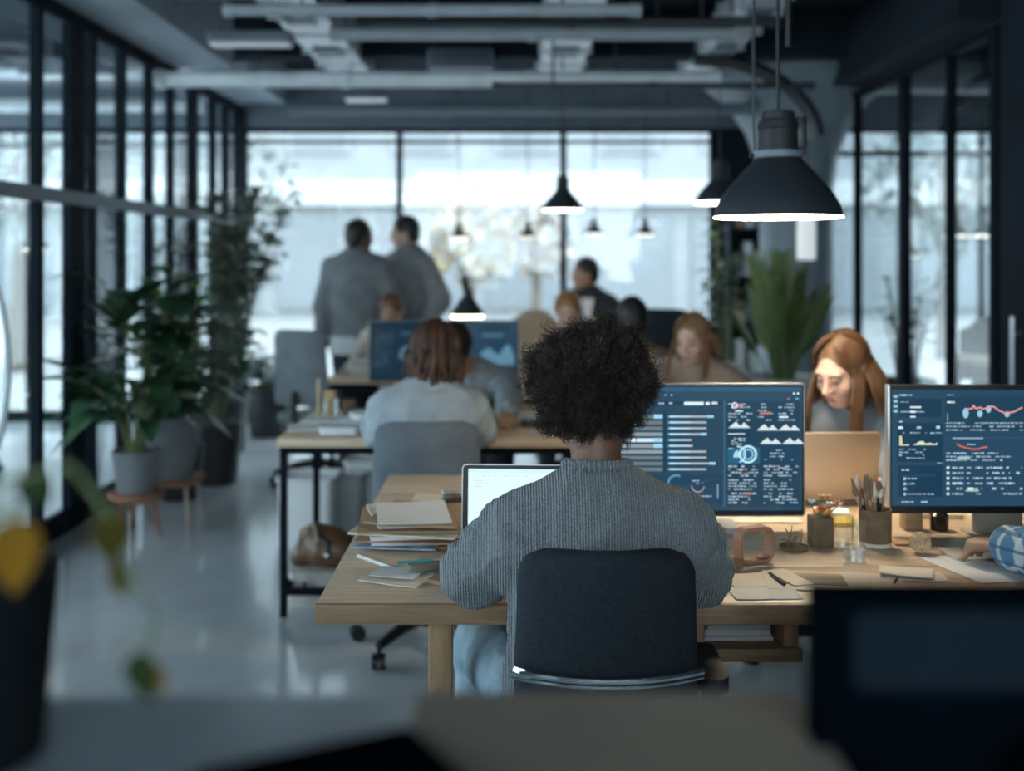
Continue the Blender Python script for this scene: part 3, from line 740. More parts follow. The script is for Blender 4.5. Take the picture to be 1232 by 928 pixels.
M_fabric_navy = mat('charcoal_fabric', (.026, .036, .047), rough=.85, var=.2, scale=140., bump=.12, bscale=700., sheen=.0, spec=.3)
M_fabric_grey = mat('grey_fabric', (.13, .15, .17), rough=.9, var=.18, scale=120., bump=.1, bscale=600.)
M_paper = mat('white_paper', (.80, .81, .82), rough=.7, var=.03); M_paper_warm = mat('cream_paper', (.78, .70, .58), rough=.7, var=.05); M_kraft = mat('kraft_card', (.47, .31, .19), rough=.75, var=.12)
M_bluep = mat('blue_print', (.16, .32, .47), rough=.6, c2=(.6, .72, .8), scale=30.)
M_glassj = glass_mat('jar_glass', (.93, .95, .95), boost=1.6, base=.04)
M_felt = mat('brown_felt', (.21, .145, .085), rough=.9, var=.15, scale=30., bump=.1, bscale=300.)
M_copper = mat('copper_wood', (.52, .26, .17), rough=.4, var=.12, scale=8., stretch=(2, 2, 9))
# knitted wool with vertical ribs
def knit(name, c, c2, ribs=300.):
    m = mat(name, c, rough=.95, c2=c2, scale=260., detail=3., sheen=.35); nt = m.node_tree; b = nt.nodes['Principled BSDF']
    tc = nd(nt, 'ShaderNodeTexCoord'); w = nd(nt, 'ShaderNodeTexWave', wave_type='BANDS', bands_direction='X'); w.inputs['Scale'].default_value = ribs
    w.inputs['Distortion'].default_value = .9; w.inputs['Detail Scale'].default_value = 1.5
    nt.links.new(tc.outputs['Object'], w.inputs['Vector'])
    n = nd(nt, 'ShaderNodeTexNoise', Scale=420., Detail=2.); nt.links.new(tc.outputs['Object'], n.inputs['Vector'])
    a = nd(nt, 'ShaderNodeMath', operation='MULTIPLY_ADD'); a.inputs[1].default_value = .8
    nt.links.new(n.outputs['Fac'], a.inputs[0]); nt.links.new(w.outputs['Fac'], a.inputs[2])
    bp = nd(nt, 'ShaderNodeBump', Strength=.9, Distance=.006); nt.links.new(a.outputs[0], bp.inputs['Height']); nt.links.new(bp.outputs[0], b.inputs['Normal'])
    # shade in the grooves between ribs is painted into the yarn colour
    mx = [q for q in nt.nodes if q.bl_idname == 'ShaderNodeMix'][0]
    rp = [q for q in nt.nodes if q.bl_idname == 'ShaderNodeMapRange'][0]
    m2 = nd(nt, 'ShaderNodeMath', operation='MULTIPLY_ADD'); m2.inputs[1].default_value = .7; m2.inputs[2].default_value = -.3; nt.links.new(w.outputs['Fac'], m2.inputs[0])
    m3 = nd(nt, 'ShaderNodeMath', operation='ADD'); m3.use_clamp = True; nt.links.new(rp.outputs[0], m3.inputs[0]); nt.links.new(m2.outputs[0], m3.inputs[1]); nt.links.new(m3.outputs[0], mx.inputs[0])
    return m
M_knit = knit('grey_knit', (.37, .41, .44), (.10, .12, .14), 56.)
M_denim = mat('pale_denim', (.36, .48, .56), rough=.85, c2=(.20, .29, .37), scale=14., bump=.12, bscale=300.)
M_hair_black = mat('black_brown_hair', (.034, .019, .012), rough=.34, var=.3, scale=22., spec=.55, c2=(.013, .009, .008))
M_hair_core = mat('hair_depth', (.014, .009, .007), rough=.9, var=.2)

# ---------------------------------------------------------------- long oak desk
desk = thing('long_desk', 'long oak desk with thick top in the middle of the room, holding both lit monitors', 'desk', (.7, 3.2, 0))
DX0, DX1, DY0, DY1 = -.425, 1.95, 2.47, 3.93
tb = MB(); n = 5
for i in range(n):
    y0 = DY0 + (DY1 - DY0) * i / n; y1 = DY0 + (DY1 - DY0) * (i + 1) / n
    tb.box(((DX0 + DX1) / 2, (y0 + y1) / 2, .728), (DX1 - DX0, y1 - y0 - .0025, .044), bev=.0025)
tb.build('tabletop', M_oak, desk)
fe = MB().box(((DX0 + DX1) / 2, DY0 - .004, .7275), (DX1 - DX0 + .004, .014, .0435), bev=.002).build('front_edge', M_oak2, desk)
for x, y in ((-.16, 2.57), (-.16, 3.84), (1.75, 2.57), (1.75, 3.84)):
    MB().box((x, y, .353), (.052, .075, .706), bev=.004).build('leg', M_oakleg, desk)
MB().box((.535, 2.83, .59), (.25, .46, .022), bev=.003).build('under_shelf', M_oak2, desk)
MB().box((.535, 2.60, .593), (.256, .018, .03), bev=.002).build('shelf_edge', M_oak2, desk)
for x in (.424, .640): MB().box((x, 2.83, .655), (.034, .44, .105), bev=.002).build('shelf_bracket', M_oakleg, desk)
MB().box((-.16, 3.2, .12), (.045, 1.2, .05), bev=.003).build('stretcher', M_oakleg, desk)
for i, (w_, lab) in enumerate(((.20, 'pale letter tray on the shelf under the oak desk'),)):
    tr = tag(MB().box((.53, 2.80, .607), (.165, .28, .010), bev=.003).box((.53, 2.80, .620), (.155, .26, .014), bev=.002).box((.525, 2.79, .634), (.15, .25, .012), .06, bev=.002).build('letter_tray', M_paper, None), lab, 'tray')

# ---------------------------------------------------------------- office chair used by the woman in the grey sweater
def office_chair(label, x, y, rot, back_w=.36, back_h=.42, z_top=.95, m=None, seat_z=.47, chrome=True, arms=(-1, 1), group=None, band=.5, arm_x=.262):
    t = thing('office_chair', label, 'chair', (0, 0, 0), group); m = m or M_fabric_navy
    # modelled facing +y at the origin, then placed
    s_ = MB().prism(rrect(.46, .44, .09, 6), (1, 0, 0), (0, 1, 0), (0, .03, seat_z - .065), (0, 0, .06)).build('seat', m, t)
    bv = s_.modifiers.new('b', 'BEVEL'); bv.width = .018; bv.segments = 3; bv.limit_method = 'ANGLE'
    # curved back pad
    nx, nz = 24, 44; vs = []; fs = []; z0 = z_top - back_h
    for side in (0, 1):
        for j in range(nz + 1):
            for i in range(nx + 1):
                u, v = i / nx * 2 - 1, j / nz
                wv = back_w * (.5 - .045 * v)
                # rounded upper and lower corners
                rr_ = .05; zz = z0 + back_h * v; dz = max(0, zz - (z_top - rr_)); dz2 = max(0, (z0 + .03) - zz)
                wv -= rr_ - math.sqrt(max(rr_ * rr_ - dz * dz, 0)) + dz2 * .4
                xx = u * wv; yy = -.215 + .045 * u * u * 1.0 - .03 * (v - .4) + (-.02 if side == 0 else .022) * (1 - max(abs(u), abs(2 * v - 1)) ** 8 * .75)
                vs.append((xx, yy, zz - (abs(u) ** 4) * .006 * v))
    W = nx + 1; O = W * (nz + 1)
    for j in range(nz):
        for i in range(nx):
            a = j * W + i; fs.append((a, a + 1, a + W + 1, a + W)); fs.append((O + a, O + a + W, O + a + W + 1, O + a + 1))
    for j in range(nz):
        for i in (0, nx):
            a = j * W + i; fs.append((a, a + W, O + a + W, O + a))
    for i in range(nx):
        for j in (0, nz):
            a = j * W + i; fs.append((a, a + 1, O + a + 1, O + a))
    MB().add(vs, fs).build('backrest', m, t, auto=80)
    if chrome:
        c = MB(); zc = z0 + back_h * band; n = 15
        pts = [V(u * back_w * .492, -.252 + .045 * u * u, zc - .004 * (1 - u * u)) for u in np.linspace(-1, 1, n)]
        c.tube(pts, .0065, 8); c.tube([p - V(0, -.002, .012) for p in pts], .004, 8)
        c.tube([pts[0] + V(.004, 0, .004), pts[0] + V(.03, -.004, -.004), pts[0] + V(.05, -.006, -.006)], [.011, .012, .006], 8)
        c.build('chrome_band', M_chrome, t)
    MB().tube([(0, -.235, z0 + .1), (0, -.25, seat_z - .02), (0, -.16, seat_z - .085), (0, 0, seat_z - .085)], [.024, .028, .028, .03], 10).build('back_support', M_black, t)
    if arms:
        for q in arms:
            a = MB().tube([(q * (arm_x - .06), .0, seat_z - .075), (q * arm_x, -.02, seat_z - .06), (q * (arm_x + .008), -.05, seat_z + .05), (q * arm_x, -.06, seat_z + .17)], [.018, .02, .022, .02], 10).build('armrest', M_black, t)
            MB().prism(rrect(.06, .22, .028, 5), (1, 0, 0), (0, 1, 0), (q * arm_x, -.02, seat_z + .165), (0, 0, .03)).build('arm_pad', M_blackm, a)
    MB().cyl((0, 0, .12), (0, 0, seat_z - .07), .028).cyl((0, 0, .09), (0, 0, .28), .04).build('gas_column', M_black, t)
    b = MB()
    for k in range(5):
        an = 2 * math.pi * k / 5 + .3
        b.tube([(0, 0, .13), (math.cos(an) * .16, math.sin(an) * .16, .115), (math.cos(an) * .29, math.sin(an) * .29, .085)], [.03, .024, .016], 8)
    b.build('star_base', M_alu if chrome else M_black, t)
    for k in range(5):
        an = 2 * math.pi * k / 5 + .3; cx, cy = math.cos(an) * .29, math.sin(an) * .29
        w_ = MB()
        for q in (-.014, .014):
            d = V(-math.sin(an + .6), math.cos(an + .6), 0)
            w_.cyl(V(cx, cy, .030) + d * (q - .009), V(cx, cy, .030) + d * (q + .009), .029, seg=16)
        w_.cyl((cx, cy, .03), (cx, cy, .085), .008)
        w_.build('caster', M_black, t)
    t.location = (x, y, 0); t.rotation_euler = (0, 0, rot)
    return t
office_chair('charcoal office chair with chrome band, occupied by the woman in the grey sweater', .182, 2.38, 0, .372, .47, .945, arms=(1,), arm_x=.222)
office_chair('grey office chair half hidden behind the black monitor back in front', .79, 2.34, math.radians(3), .50, .44, .868, M_fabric_grey, chrome=False, arms=())
office_chair('office chair the red-haired woman sits on', 1.17, 4.22, math.pi - .2, .4, .42, .9, M_fabric_grey, chrome=False, arms=())

# ---------------------------------------------------------------- woman in the grey sweater
w1 = figure('person with dark afro hair and grey knitted sweater seen from behind at the oak desk', (.185, 2.24, 0), 0, s=1.0, pelvis=(.185, 2.335, .55), neck=(.178, 2.345, .995),
            headc=(.172, 2.405, 1.188), head_face=4, head_pitch=14, hands=[(-.045, 2.70, .795), (.30, 2.70, .795)], elbows=[(-.075, 2.465, .822), (.402, 2.465, .822)], curl=.45,
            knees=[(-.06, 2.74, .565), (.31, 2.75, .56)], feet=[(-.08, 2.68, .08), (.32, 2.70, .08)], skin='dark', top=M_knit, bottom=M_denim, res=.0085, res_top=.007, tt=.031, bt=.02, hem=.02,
            gender=1.0, hair=afro(M_hair_black, radius=(.119, .118, .117), off=(0, -.018, .045), core_m=M_hair_core), topname='sweater', botname='jeans', seed=3, fold=.006)
# ribbed collar band and cuffs
ridge(w1.top, .016, 17, 5, (1, 1, .8)); ridge(w1.bot, .012, 26, 6)
F = w1; cb = MB(); cpts = []
rr, ff = V(1, 0, 0), V(0, 1, 0)
for k in range(24):
    a = 2 * math.pi * k / 24; cpts.append(V(.176, 2.352, 1.078) + V(math.cos(a) * .064, math.sin(a) * .066, -.008 * math.sin(a) - .004))
cb.tube(cpts, .0095, 8, closed=True)
for k in range(44):
    a = 2 * math.pi * k / 44; p = V(.176, 2.352, 1.078) + V(math.cos(a) * .064, math.sin(a) * .066, -.008 * math.sin(a) - .004); o = V(math.cos(a), math.sin(a), 0)
    cb.tube([p - V(0, 0, .011) + o * .007, p + o * .0105, p + V(0, 0, .010) + o * .004], .0022, 5)
cb.build('collar', M_knit, F.t)
# ================================================================= screens, drawn as small flat marks on a dark display
M_screen = attr_mat('display', emit=.8, rough=.2)
BG = (.020, .066, .118); PANEL = (.010, .045, .088); LINE = (.045, .115, .19); TXT = (.45, .62, .74); HI = (.75, .93, 1.0); RED = (.62, .16, .13); CYA = (.15, .5, .75); YEL = (.75, .68, .45)
class Screen:
    def __init__(s, w, h, rd): s.m = MB(); s.w = w; s.h = h; s.n = 0; s.rd = rd
    def q(s, x0, y0, x1, y1, c, lift=1):
        """rectangle in screen fractions, y downwards"""
        z = .0002 * lift + .0000015 * s.n; s.n += 1
        X0, X1 = (x0 - .5) * s.w, (x1 - .5) * s.w; Y0, Y1 = (.5 - y0) * s.h, (.5 - y1) * s.h
        s.m.add([(X0, Y0, z), (X0, Y1, z), (X1, Y1, z), (X1, Y0, z)], [(0, 1, 2, 3)], c)
    def poly(s, pts, c, lift=3):
        z = .0002 * lift + .0000015 * s.n; s.n += 1
        s.m.add([((x - .5) * s.w, (.5 - y) * s.h, z) for x, y in pts], [tuple(range(len(pts)))], c)
    def line(s, pts, wd, c, lift=4):
        for (x0, y0), (x1, y1) in zip(pts, pts[1:]):
            dx, dy = (x1 - x0) * s.w, (y1 - y0) * s.h; L = math.hypot(dx, dy) or 1; nx, ny = -dy / L * wd / s.w, dx / L * wd / s.h
            s.poly([(x0 + nx, y0 + ny), (x0 - nx, y0 - ny), (x1 - nx, y1 - ny), (x1 + nx, y1 + ny)], c, lift)
    def ring(s, cx, cy, r, wd, c, a0=0., a1=6.2832, n=24):
        s.line([(cx + math.cos(a0 + (a1 - a0) * i / n) * r / s.w, cy + math.sin(a0 + (a1 - a0) * i / n) * r / s.h) for i in range(n + 1)], wd, c)
    def text(s, x0, x1, y, hgt, c=TXT, dens=.75):
        """a row of small letter-like dashes"""
        x = x0; rd = s.rd
        while x < x1:
            L = rd.uniform(.004, .022)
            if rd.random() < dens:
                k = rd.uniform(.55, 1.1); cc = tuple(v * k for v in c); s.q(x, y - hgt * rd.uniform(.3, .5), min(x + L, x1), y + hgt * rd.uniform(.3, .5), cc, 2)
            x += L + rd.uniform(.002, .006)
    def blk(s, x0, y0, x1, y1, rows, c=TXT, hgt=.012, dens=.7):
        for i in range(rows): s.text(x0, x1 - s.rd.uniform(0, .35) * (x1 - x0), y0 + (y1 - y0) * (i + .5) / rows, hgt, c, dens)
def screen_one(w, h):
    S = Screen(w, h, random.Random(3)); S.q(0, 0, 1, 1, BG, 0); q = S.q
    q(0, 0, 1, .035, (.03, .1, .18)); S.text(.30, .34, .065, .01, HI); q(.955, .045, .965, .06, HI); q(.975, .045, .985, .06, HI); q(.925, .09, .937, .1, RED); q(.968, .088, .982, .1, CYA)
    q(.0, .115, .595, .15, PANEL); S.text(.27, .34, .132, .016, TXT); q(.40, .12, .5, .146, HI); q(.51, .122, .53, .146, HI); q(.54, .12, .57, .14, (.6, .75, .85))
    q(.0, .165, .6, .70, (.022, .062, .105)); q(.60, .115, .61, .97, LINE); q(.615, .115, .99, .97, (.014, .052, .094))
    for i in range(10):
        y = .225 + i * .0475; b = .9 if i in (4,) else (.35 if 3 <= i <= 6 else .2)
        q(.02, y, .29, y + .031, (b * .62, b * .85, b), 1); q(.04 + .02 * (i % 3), y + .004, .29, y + .026, (b * .8, b * .98, b * 1.08), 2)
        if i in (0, 4, 5): q(.245, y - .002, .29, y + .03, (.35, .7, .9), 3)
        e = (.55, .515, .515, .515, .44, .445, .515, .515, .56, .515)[i]
        q(.315, y + .004, e, y + .024, (.08, .26, .42), 1); q(.325, y + .009, e - .005, y + .019, (.72, .78, .80), 2)
        q(.43, y + .009, e - .002, y + .018, (.62, .50, .44), 3); q(.325, y + .008, .36, y + .02, (.55, .85, .98), 3)
        if i in (0, 3, 8): q(e - .03, y + .003, e, y + .024, (.30, .68, .95), 4)
    q(.295, .19, .308, .69, PANEL, 3)
    q(0, .71, .6, .95, (.013, .055, .11)); S.ring(.47, .80, .017, .0016, (.5, .35, .33), .1, 3.1); S.blk(.44, .75, .52, .79, 2, TXT); S.line([(.36, .86), (.42, .80), (.56, .74)], .0006, LINE); S.ring(.36, .78, .022, .003, (.12, .3, .45), 2, 5.2)
    for i in range(7): q(.568, .79 + i * .017, .574, .80 + i * .017, TXT)
    S.blk(.43, .87, .54, .9, 1)
    for (x0, x1) in ((.625, .75), (.775, .865), (.88, .98)):
        S.blk(x0, .125, x1, .28, 6, TXT, .014, .62)
    q(.645, .135, .70, .16, (.55, .28, .25), 3); S.ring(.657, .148, .007, .0015, HI); q(.785, .20, .845, .222, (.45, .2, .18), 3); q(.66, .19, .70, .2, HI, 3); q(.885, .235, .93, .25, HI, 3)
    q(.62, .285, .74, .40, PANEL)
    for (x, y, k) in ((.63, .325, 1.), (.775, .345, 1.), (.885, .345, 1.), (.79, .455, 1.), (.905, .455, .9)):
        c = tuple(v * .85 for v in (.82, .95, .95)); S.poly([(x, y), (x + .02, y - .03), (x + .035, y - .045), (x + .048, y - .02), (x + .06, y - .012), (x + .075, y - .04), (x + .09, y - .018), (x + .10, y - .004), (x + .10, y)], c); q(x - .004, y, x + .105, y + .008, TXT, 3)
    q(.625, .375, .71, .383, HI, 3); S.blk(.64, .41, .72, .47, 4)
    q(.62, .49, .785, .62, (.02, .12, .22)); S.ring(.725, .545, .022, .003, (.55, .85, .98)); S.ring(.725, .545, .013, .002, (.3, .6, .8)); S.poly([(.65, .57), (.655, .53), (.67, .512), (.685, .53), (.69, .57)], (.4, .7, .85)); S.ring(.67, .545, .022, .002, (.5, .8, .95), -1.6, 1.3)
    S.text(.625, .65, .50, .014, HI)
    q(.80, .47, .985, .62, (.012, .055, .105)); S.blk(.81, .50, .96, .60, 4, TXT, .01, .6)
    for k in range(3):
        S.blk(.625, .63 + k * .11, .78, .73 + k * .11, 4, TXT, .016, .8); S.blk(.805, .63 + k * .11, .985, .73 + k * .11, 4, TXT, .014, .75)
    q(.70, .695, .73, .703, RED, 4); q(.71, .855, .745, .87, (.7, .25, .22), 4); q(.88, .65, .92, .66, (.5, .4, .4), 4)
    return S.m
def screen_two(w, h):
    S = Screen(w, h, random.Random(8)); S.q(0, 0, 1, 1, BG, 0); q = S.q
    for i in range(4): q(.008, .045 + i * .042, .028, .068 + i * .042, (.3, .55, .68), 1)
    S.text(.035, .10, .045, .014, HI, 1.); S.text(.255, .285, .045, .008)
    q(.035, .075, .23, .235, PANEL); S.text(.04, .08, .105, .008); q(.085, .142, .135, .156, HI, 3); q(.04, .185, .15, .192, TXT, 2); q(.085, .18, .11, .197, HI, 3); q(.085, .225, .11, .237, HI, 3); q(.035, .27, .05, .278, HI, 3)
    q(.025, .285, .235, .62, PANEL); q(.03, .315, .052, .335, HI, 2); q(.115, .315, .135, .333, TXT, 2); q(.205, .31, .222, .333, (.5, .75, .9), 2); S.text(.035, .23, .37, .012, TXT, .6)
    S.poly([(.035, .475), (.036, .395), (.046, .395), (.05, .47), (.08, .468), (.08, .48), (.035, .48)], YEL); S.poly([(.095, .475), (.11, .465), (.125, .445), (.145, .44), (.155, .462), (.175, .455), (.2, .466), (.207, .45), (.21, .475)], (.75, .78, .6))
    S.blk(.035, .50, .20, .60, 4, TXT, .012, .5); S.text(.21, .235, .63, .008)
    q(.03, .65, .235, .92, (.010, .045, .09)); S.text(.045, .08, .69, .018, TXT, 1.); q(.05, .735, .2, .739, LINE, 3)
    for i in range(4):
        y = .765 + i * .044; q(.055, y - .012, .066, y + .012, TXT, 2); S.text(.072, .075 + (.04, .03, .0, .12)[i], y, .016, TXT, 1.)
    S.text(.045, .10, .965, .013, HI, 1.); q(.135, .958, .165, .972, (.3, .6, .8), 3)
    q(.245, .06, .62, .35, (.014, .052, .094)); S.text(.255, .29, .105, .016, HI, .9); S.text(.255, .275, .16, .02, TXT); q(.255, .2, .258, .27, TXT, 2)
    ln = [(.345, .165), (.37, .16), (.375, .13), (.385, .16), (.41, .15), (.415, .165), (.44, .155), (.45, .14), (.47, .145), (.49, .175), (.52, .2), (.56, .19), (.60, .15)]
    S.line(ln, .0022, RED); S.line(ln, .0009, (.9, .55, .5), 6)
    for (x, y, r, e) in ((.34, .2, .014, 1.7), (.405, .205, .013, 1.2), (.445, .165, .012, 1.4), (.53, .21, .012, 1.1)):
        S.poly([(x + math.cos(a) * r, y + math.sin(a) * r * 1.9 * e) for a in np.linspace(0, 6.28, 12)[:-1]], (.33, .58, .76))
    for i in range(3): S.text(.25, .61, .285 + i * .03, .012, TXT, .75)
    q(.25, .41, .61, .414, LINE, 3); q(.28, .412, .42, .42, TXT, 3)
    ln = [(.30, .46), (.305, .475), (.325, .49), (.345, .5), (.37, .51), (.40, .51), (.41, .50), (.44, .49)]; S.line(ln, .002, RED); q(.345, .466, .385, .474, TXT, 3)
    S.blk(.25, .53, .6, .62, 3, TXT, .016, .65); q(.30, .575, .36, .6, (.35, .55, .65), 3)
    for r_ in range(6):
        y = .67 + r_ * .045; q(.252, y - .012, .265, y + .012, (.6, .75, .8), 3)
        S.text(.278, .33, y, .022, TXT, .9); S.text(.345, .42, y, .018, TXT, .6); S.text(.435, .60, y, .02, TXT, .55)
    q(.34, .86, .40, .875, (.42, .55, .45), 4); q(.35, .84, .375, .86, HI, 4)
    q(.63, .06, .99, .95, (.014, .052, .094)); S.blk(.65, .1, .97, .4, 10); S.blk(.65, .5, .97, .9, 12)
    return S.m
def screen_three(w, h, seed=1, k=.75):
    S = Screen(w, h, random.Random(seed)); S.q(0, 0, 1, 1, (.018, .06, .11), 0)
    S.q(.05, .06, .9, .12, PANEL); S.poly([(.45, .62), (.5, .48), (.6, .42), (.68, .5), (.74, .55), (.8, .42), (.88, .36), (.95, .55), (.95, .7), (.6, .72)], (.14, .32, .46)); S.q(.62, .78, .9, .88, (.16, .42, .58)); S.blk(.05, .2, .4, .8, 8); S.q(.5, .2, .8, .24, (.1, .25, .38)); S.m.c = [tuple(v * k for v in c) for c in S.m.c]
    return S.m
def place_mb(mb, M):
    mb.v = [tuple(M @ Vector(v)) for v in mb.v]; return mb
def monitor(label, cx, cy, z0, w, h, face_rot, scr, desk_z=.75, frame_m=None, rim=True, stand_m=None, foot=(.22, .16), neck_w=.055, stand_dy=.07, group=None):
    """display facing the camera side (-y), turned by face_rot about z"""
    t = thing('computer_monitor', label, 'monitor', (cx, cy, desk_z), group); Rz = Matrix.Rotation(face_rot, 4, 'Z'); M = Matrix.Translation((cx, cy, z0 + h / 2)) @ Rz
    fm = frame_m or M_black
    place_mb(MB().prism(rrect(w, h, .006, 4), (1, 0, 0), (0, 0, 1), (0, .0, 0), (0, .028, 0)), M).build('housing', fm, t)
    if rim:
        o = rrect(w + .004, h + .004, .007, 4); place_mb(MB().tube([(a, .006, b) for a, b in o], .0028, 6, closed=True), M).build('rim', M_alu, t)
    S = place_mb(scr, M @ Matrix.Translation((0, -.0012, .004)) @ Matrix.Rotation(math.pi / 2, 4, 'X')); S.build('screen', M_screen, t, smooth=False, recalc=False)
    sm = stand_m or M_alu
    place_mb(MB().box((0, stand_dy, -h / 2 + .06 + (desk_z - z0) / 2), (neck_w, .014, .12 + (z0 - desk_z)), bev=.004).box((0, .045, -h / 2 + .11), (neck_w * .9, .05, .05), bev=.004), M).build('stand_neck', sm, t)
    place_mb(MB().prism(rrect(foot[0], foot[1], .012, 4), (1, 0, 0), (0, 1, 0), (0, stand_dy - .02, -(z0 + h / 2) + desk_z + .0005), (0, 0, .007)), M).build('stand_foot', sm, t)
    return t
DZ = .7505
monitor('lit monitor with bar chart and dashboard, partly behind the afro hair', .524, 3.11, .795, .548, .357, 0, screen_one(.536, .337), DZ, foot=(.2, .15))
m2 = monitor('lit monitor with red line graph at the right end of the desk', 1.313, 3.06, .812, .60, .344, 0, screen_two(.585, .312), DZ, rim=False, foot=(.17, .14), neck_w=.135, stand_dy=.02, stand_m=mat('lamp_warmed_stand', (.50, .43, .35), rough=.5))  # stand colour has the warm lamplight painted in
MB().box((1.313 - .299, 3.072, .812 + .172), (.006, .03, .346), bev=.001).build('side_trim', M_alu, m2)

# ---------------------------------------------------------------- laptops
M_lapscreen = attr_mat('laptop_display', emit=.85, rough=.2)
def laptop(label, hx, hy, rot, w, depth, h, tilt, m, screen=None, z=DZ, bez=None, group=None):
    """hinge at (hx, hy); the keyboard reaches towards -y before rotation"""
    t = thing('laptop', label, 'laptop', (hx, hy, z), group); M = Matrix.Translation((hx, hy, z)) @ Matrix.Rotation(rot, 4, 'Z')
    place_mb(MB().prism(rrect(w, depth, .012, 4, 0, -depth / 2), (1, 0, 0), (0, 1, 0), (0, 0, .002), (0, 0, .013)), M).build('base', m, t)
    kb = MB()
    for r in range(5):
        for c in range(13): kb.box((-w * .43 + w * .86 * (c + .5) / 13, -depth * .14 - depth * .42 * r / 5 - .01, .0162), (w * .86 / 13 * .86, depth * .42 / 5 * .84, .003))
    place_mb(kb, M).build('keyboard', M_black, t, False)
    place_mb(MB().prism(rrect(w * .36, depth * .28, .005, 3, 0, -depth * .78), (1, 0, 0), (0, 1, 0), (0, 0, .0148), (0, 0, .0012)), M).build('trackpad', M_alu, t)
    L = M @ Matrix.Translation((0, .002, .014)) @ Matrix.Rotation(-tilt, 4, 'X')
    lid = place_mb(MB().prism(rrect(w, h, .012, 4, 0, h / 2), (1, 0, 0), (0, 0, 1), (0, 0, 0), (0, .007, 0)), L).build('lid', m, t)
    place_mb(MB().prism(rrect(w - .004, h - .004, .010, 4, 0, h / 2), (1, 0, 0), (0, 0, 1), (0, -.0012, 0), (0, .0012, 0)), L).build('bezel', bez or M_black, lid)
    if screen: place_mb(screen, L @ Matrix.Translation((0, -.002, h / 2 + .002)) @ Matrix.Rotation(math.pi / 2, 4, 'X')).build('screen', M_lapscreen, lid, smooth=False, recalc=False)
    place_mb(MB().cyl((-w * .38, .002, .013), (w * .38, .002, .013), .006), M).build('hinge', M_black, t)
    return t
def doc_screen(w, h):
    S = Screen(w, h, random.Random(5)); S.q(0, 0, 1, 1, (.72, .93, .98), 0); S.q(0, 0, 1, .05, (.62, .84, .9)); S.text(.02, .5, .09, .01, (.45, .62, .68), .6)
    for i in range(4): S.text(.05, .14 + .03 * (i % 2), .16 + i * .035, .009, (.35, .5, .56), .8)
    for k in range(6):
        a = 1.9 + k * .22; x, y = .22, .72; pts = [(x + math.cos(a) * j * .02 + .004 * math.sin(j + k), y - math.sin(a) * j * .05) for j in range(7)]; S.line(pts, .0006, (.4, .55, .6))
    S.ring(.17, .72, .016, .0008, (.42, .56, .62), 1, 5); S.ring(.19, .8, .012, .0008, (.42, .56, .62)); S.text(.02, .4, .93, .008, (.45, .6, .65), .5); S.q(.0, .985, 1, .99, (.3, .45, .5))
    return S.m
lp1 = laptop('open laptop with a bright white screen in front of the person in the grey sweater', .045, 2.84, math.radians(-3), .345, .235, .215, math.radians(7), M_alu, doc_screen(.313, .188), bez=M_black)
laptop('open silver laptop painted as warmly lit, seen from its back, used by the red-haired woman', .952, 3.46, math.pi + .05, .315, .22, .212, math.radians(9), M_alu_lit, None)

# ---------------------------------------------------------------- papers, folders and things on the desk
def sheet(name, label, cat, c, w, d, rot, m, th=.0012, z=None, curl=0., group=None, z0=DZ):
    """a slightly curled sheet or folder lying flat; c = (x, y)"""
    nx, ny = 8, 8; vs = []; fs = []; R = Matrix.Rotation(rot, 3, 'Z'); rd = random.Random(hash(label) % 1000 if False else len(label) * 7 + int(c[0] * 1000))
    ph = rd.uniform(0, 6); zb_ = (z if z is not None else z0) + .0006
    for s in (0, 1):
        for j in range(ny + 1):
            for i in range(nx + 1):
                u, v = i / nx - .5, j / ny - .5; p = R @ V(u * w, v * d, 0)
                lift = curl * (max(0, abs(u + v) - .35) * .8 + max(0, u * math.cos(ph) + v * math.sin(ph)) ** 2 * .5)
                vs.append((c[0] + p.x, c[1] + p.y, zb_ + lift + (th if s else 0)))
    W = nx + 1; O = W * (ny + 1)
    for j in range(ny):
        for i in range(nx):
            a = j * W + i; fs += [(a, a + W, a + W + 1, a + 1), (O + a, O + a + 1, O + a + W + 1, O + a + W)]
    for i in range(nx):
        a, b = i, ny * W + i; fs += [(a, a + 1, O + a + 1, O + a), (b, O + b, O + b + 1, b + 1)]
    for j in range(ny):
        a, b = j * W, j * W + nx; fs += [(a, O + a, O + a + W, a + W), (b, b + W, O + b + W, O + b)]
    return tag(MB().add(vs, fs).build(name, m), label, cat, group)
z = DZ; sx, sy = -.262, 3.05
G1 = 'papers and folders in the stack left of the laptop'
stack = [('paper_folder', 'kraft folder at the bottom of the paper stack', M_kraft, .010, .02, .27, .31, .004), ('paper_sheet', 'blue printed brochure sticking out of the paper stack', M_bluep, .004, -.06, .22, .29, .006),
         ('paper_sheet', 'bundle of white pages low in the paper stack, above the blue brochure', M_paper, .012, .05, .26, .30, .006), ('paper_folder', 'thin tan folder in the lower half of the paper stack', M_kraft, .006, -.04, .28, .31, .01),
         ('paper_sheet', 'bundle of white pages in the middle of the paper stack', M_paper, .014, .1, .26, .30, .008), ('paper_folder', 'cream folder just above the middle of the paper stack', M_paper_warm, .007, -.1, .28, .30, .01),
         ('paper_folder', 'brown folder in the upper part of the paper stack', M_kraft, .009, .05, .28, .30, .008), ('paper_folder', 'pale tan folder second from the top of the paper stack', M_paper_warm, .006, .14, .26, .29, .012), ('paper_folder', 'brown folder under the topmost white pages of the stack', M_kraft, .008, -.12, .25, .28, .010),
         ('paper_sheet', 'topmost white pages of the paper stack left of the laptop', M_paper, .006, .08, .19, .25, .012)]
rd = random.Random(2)
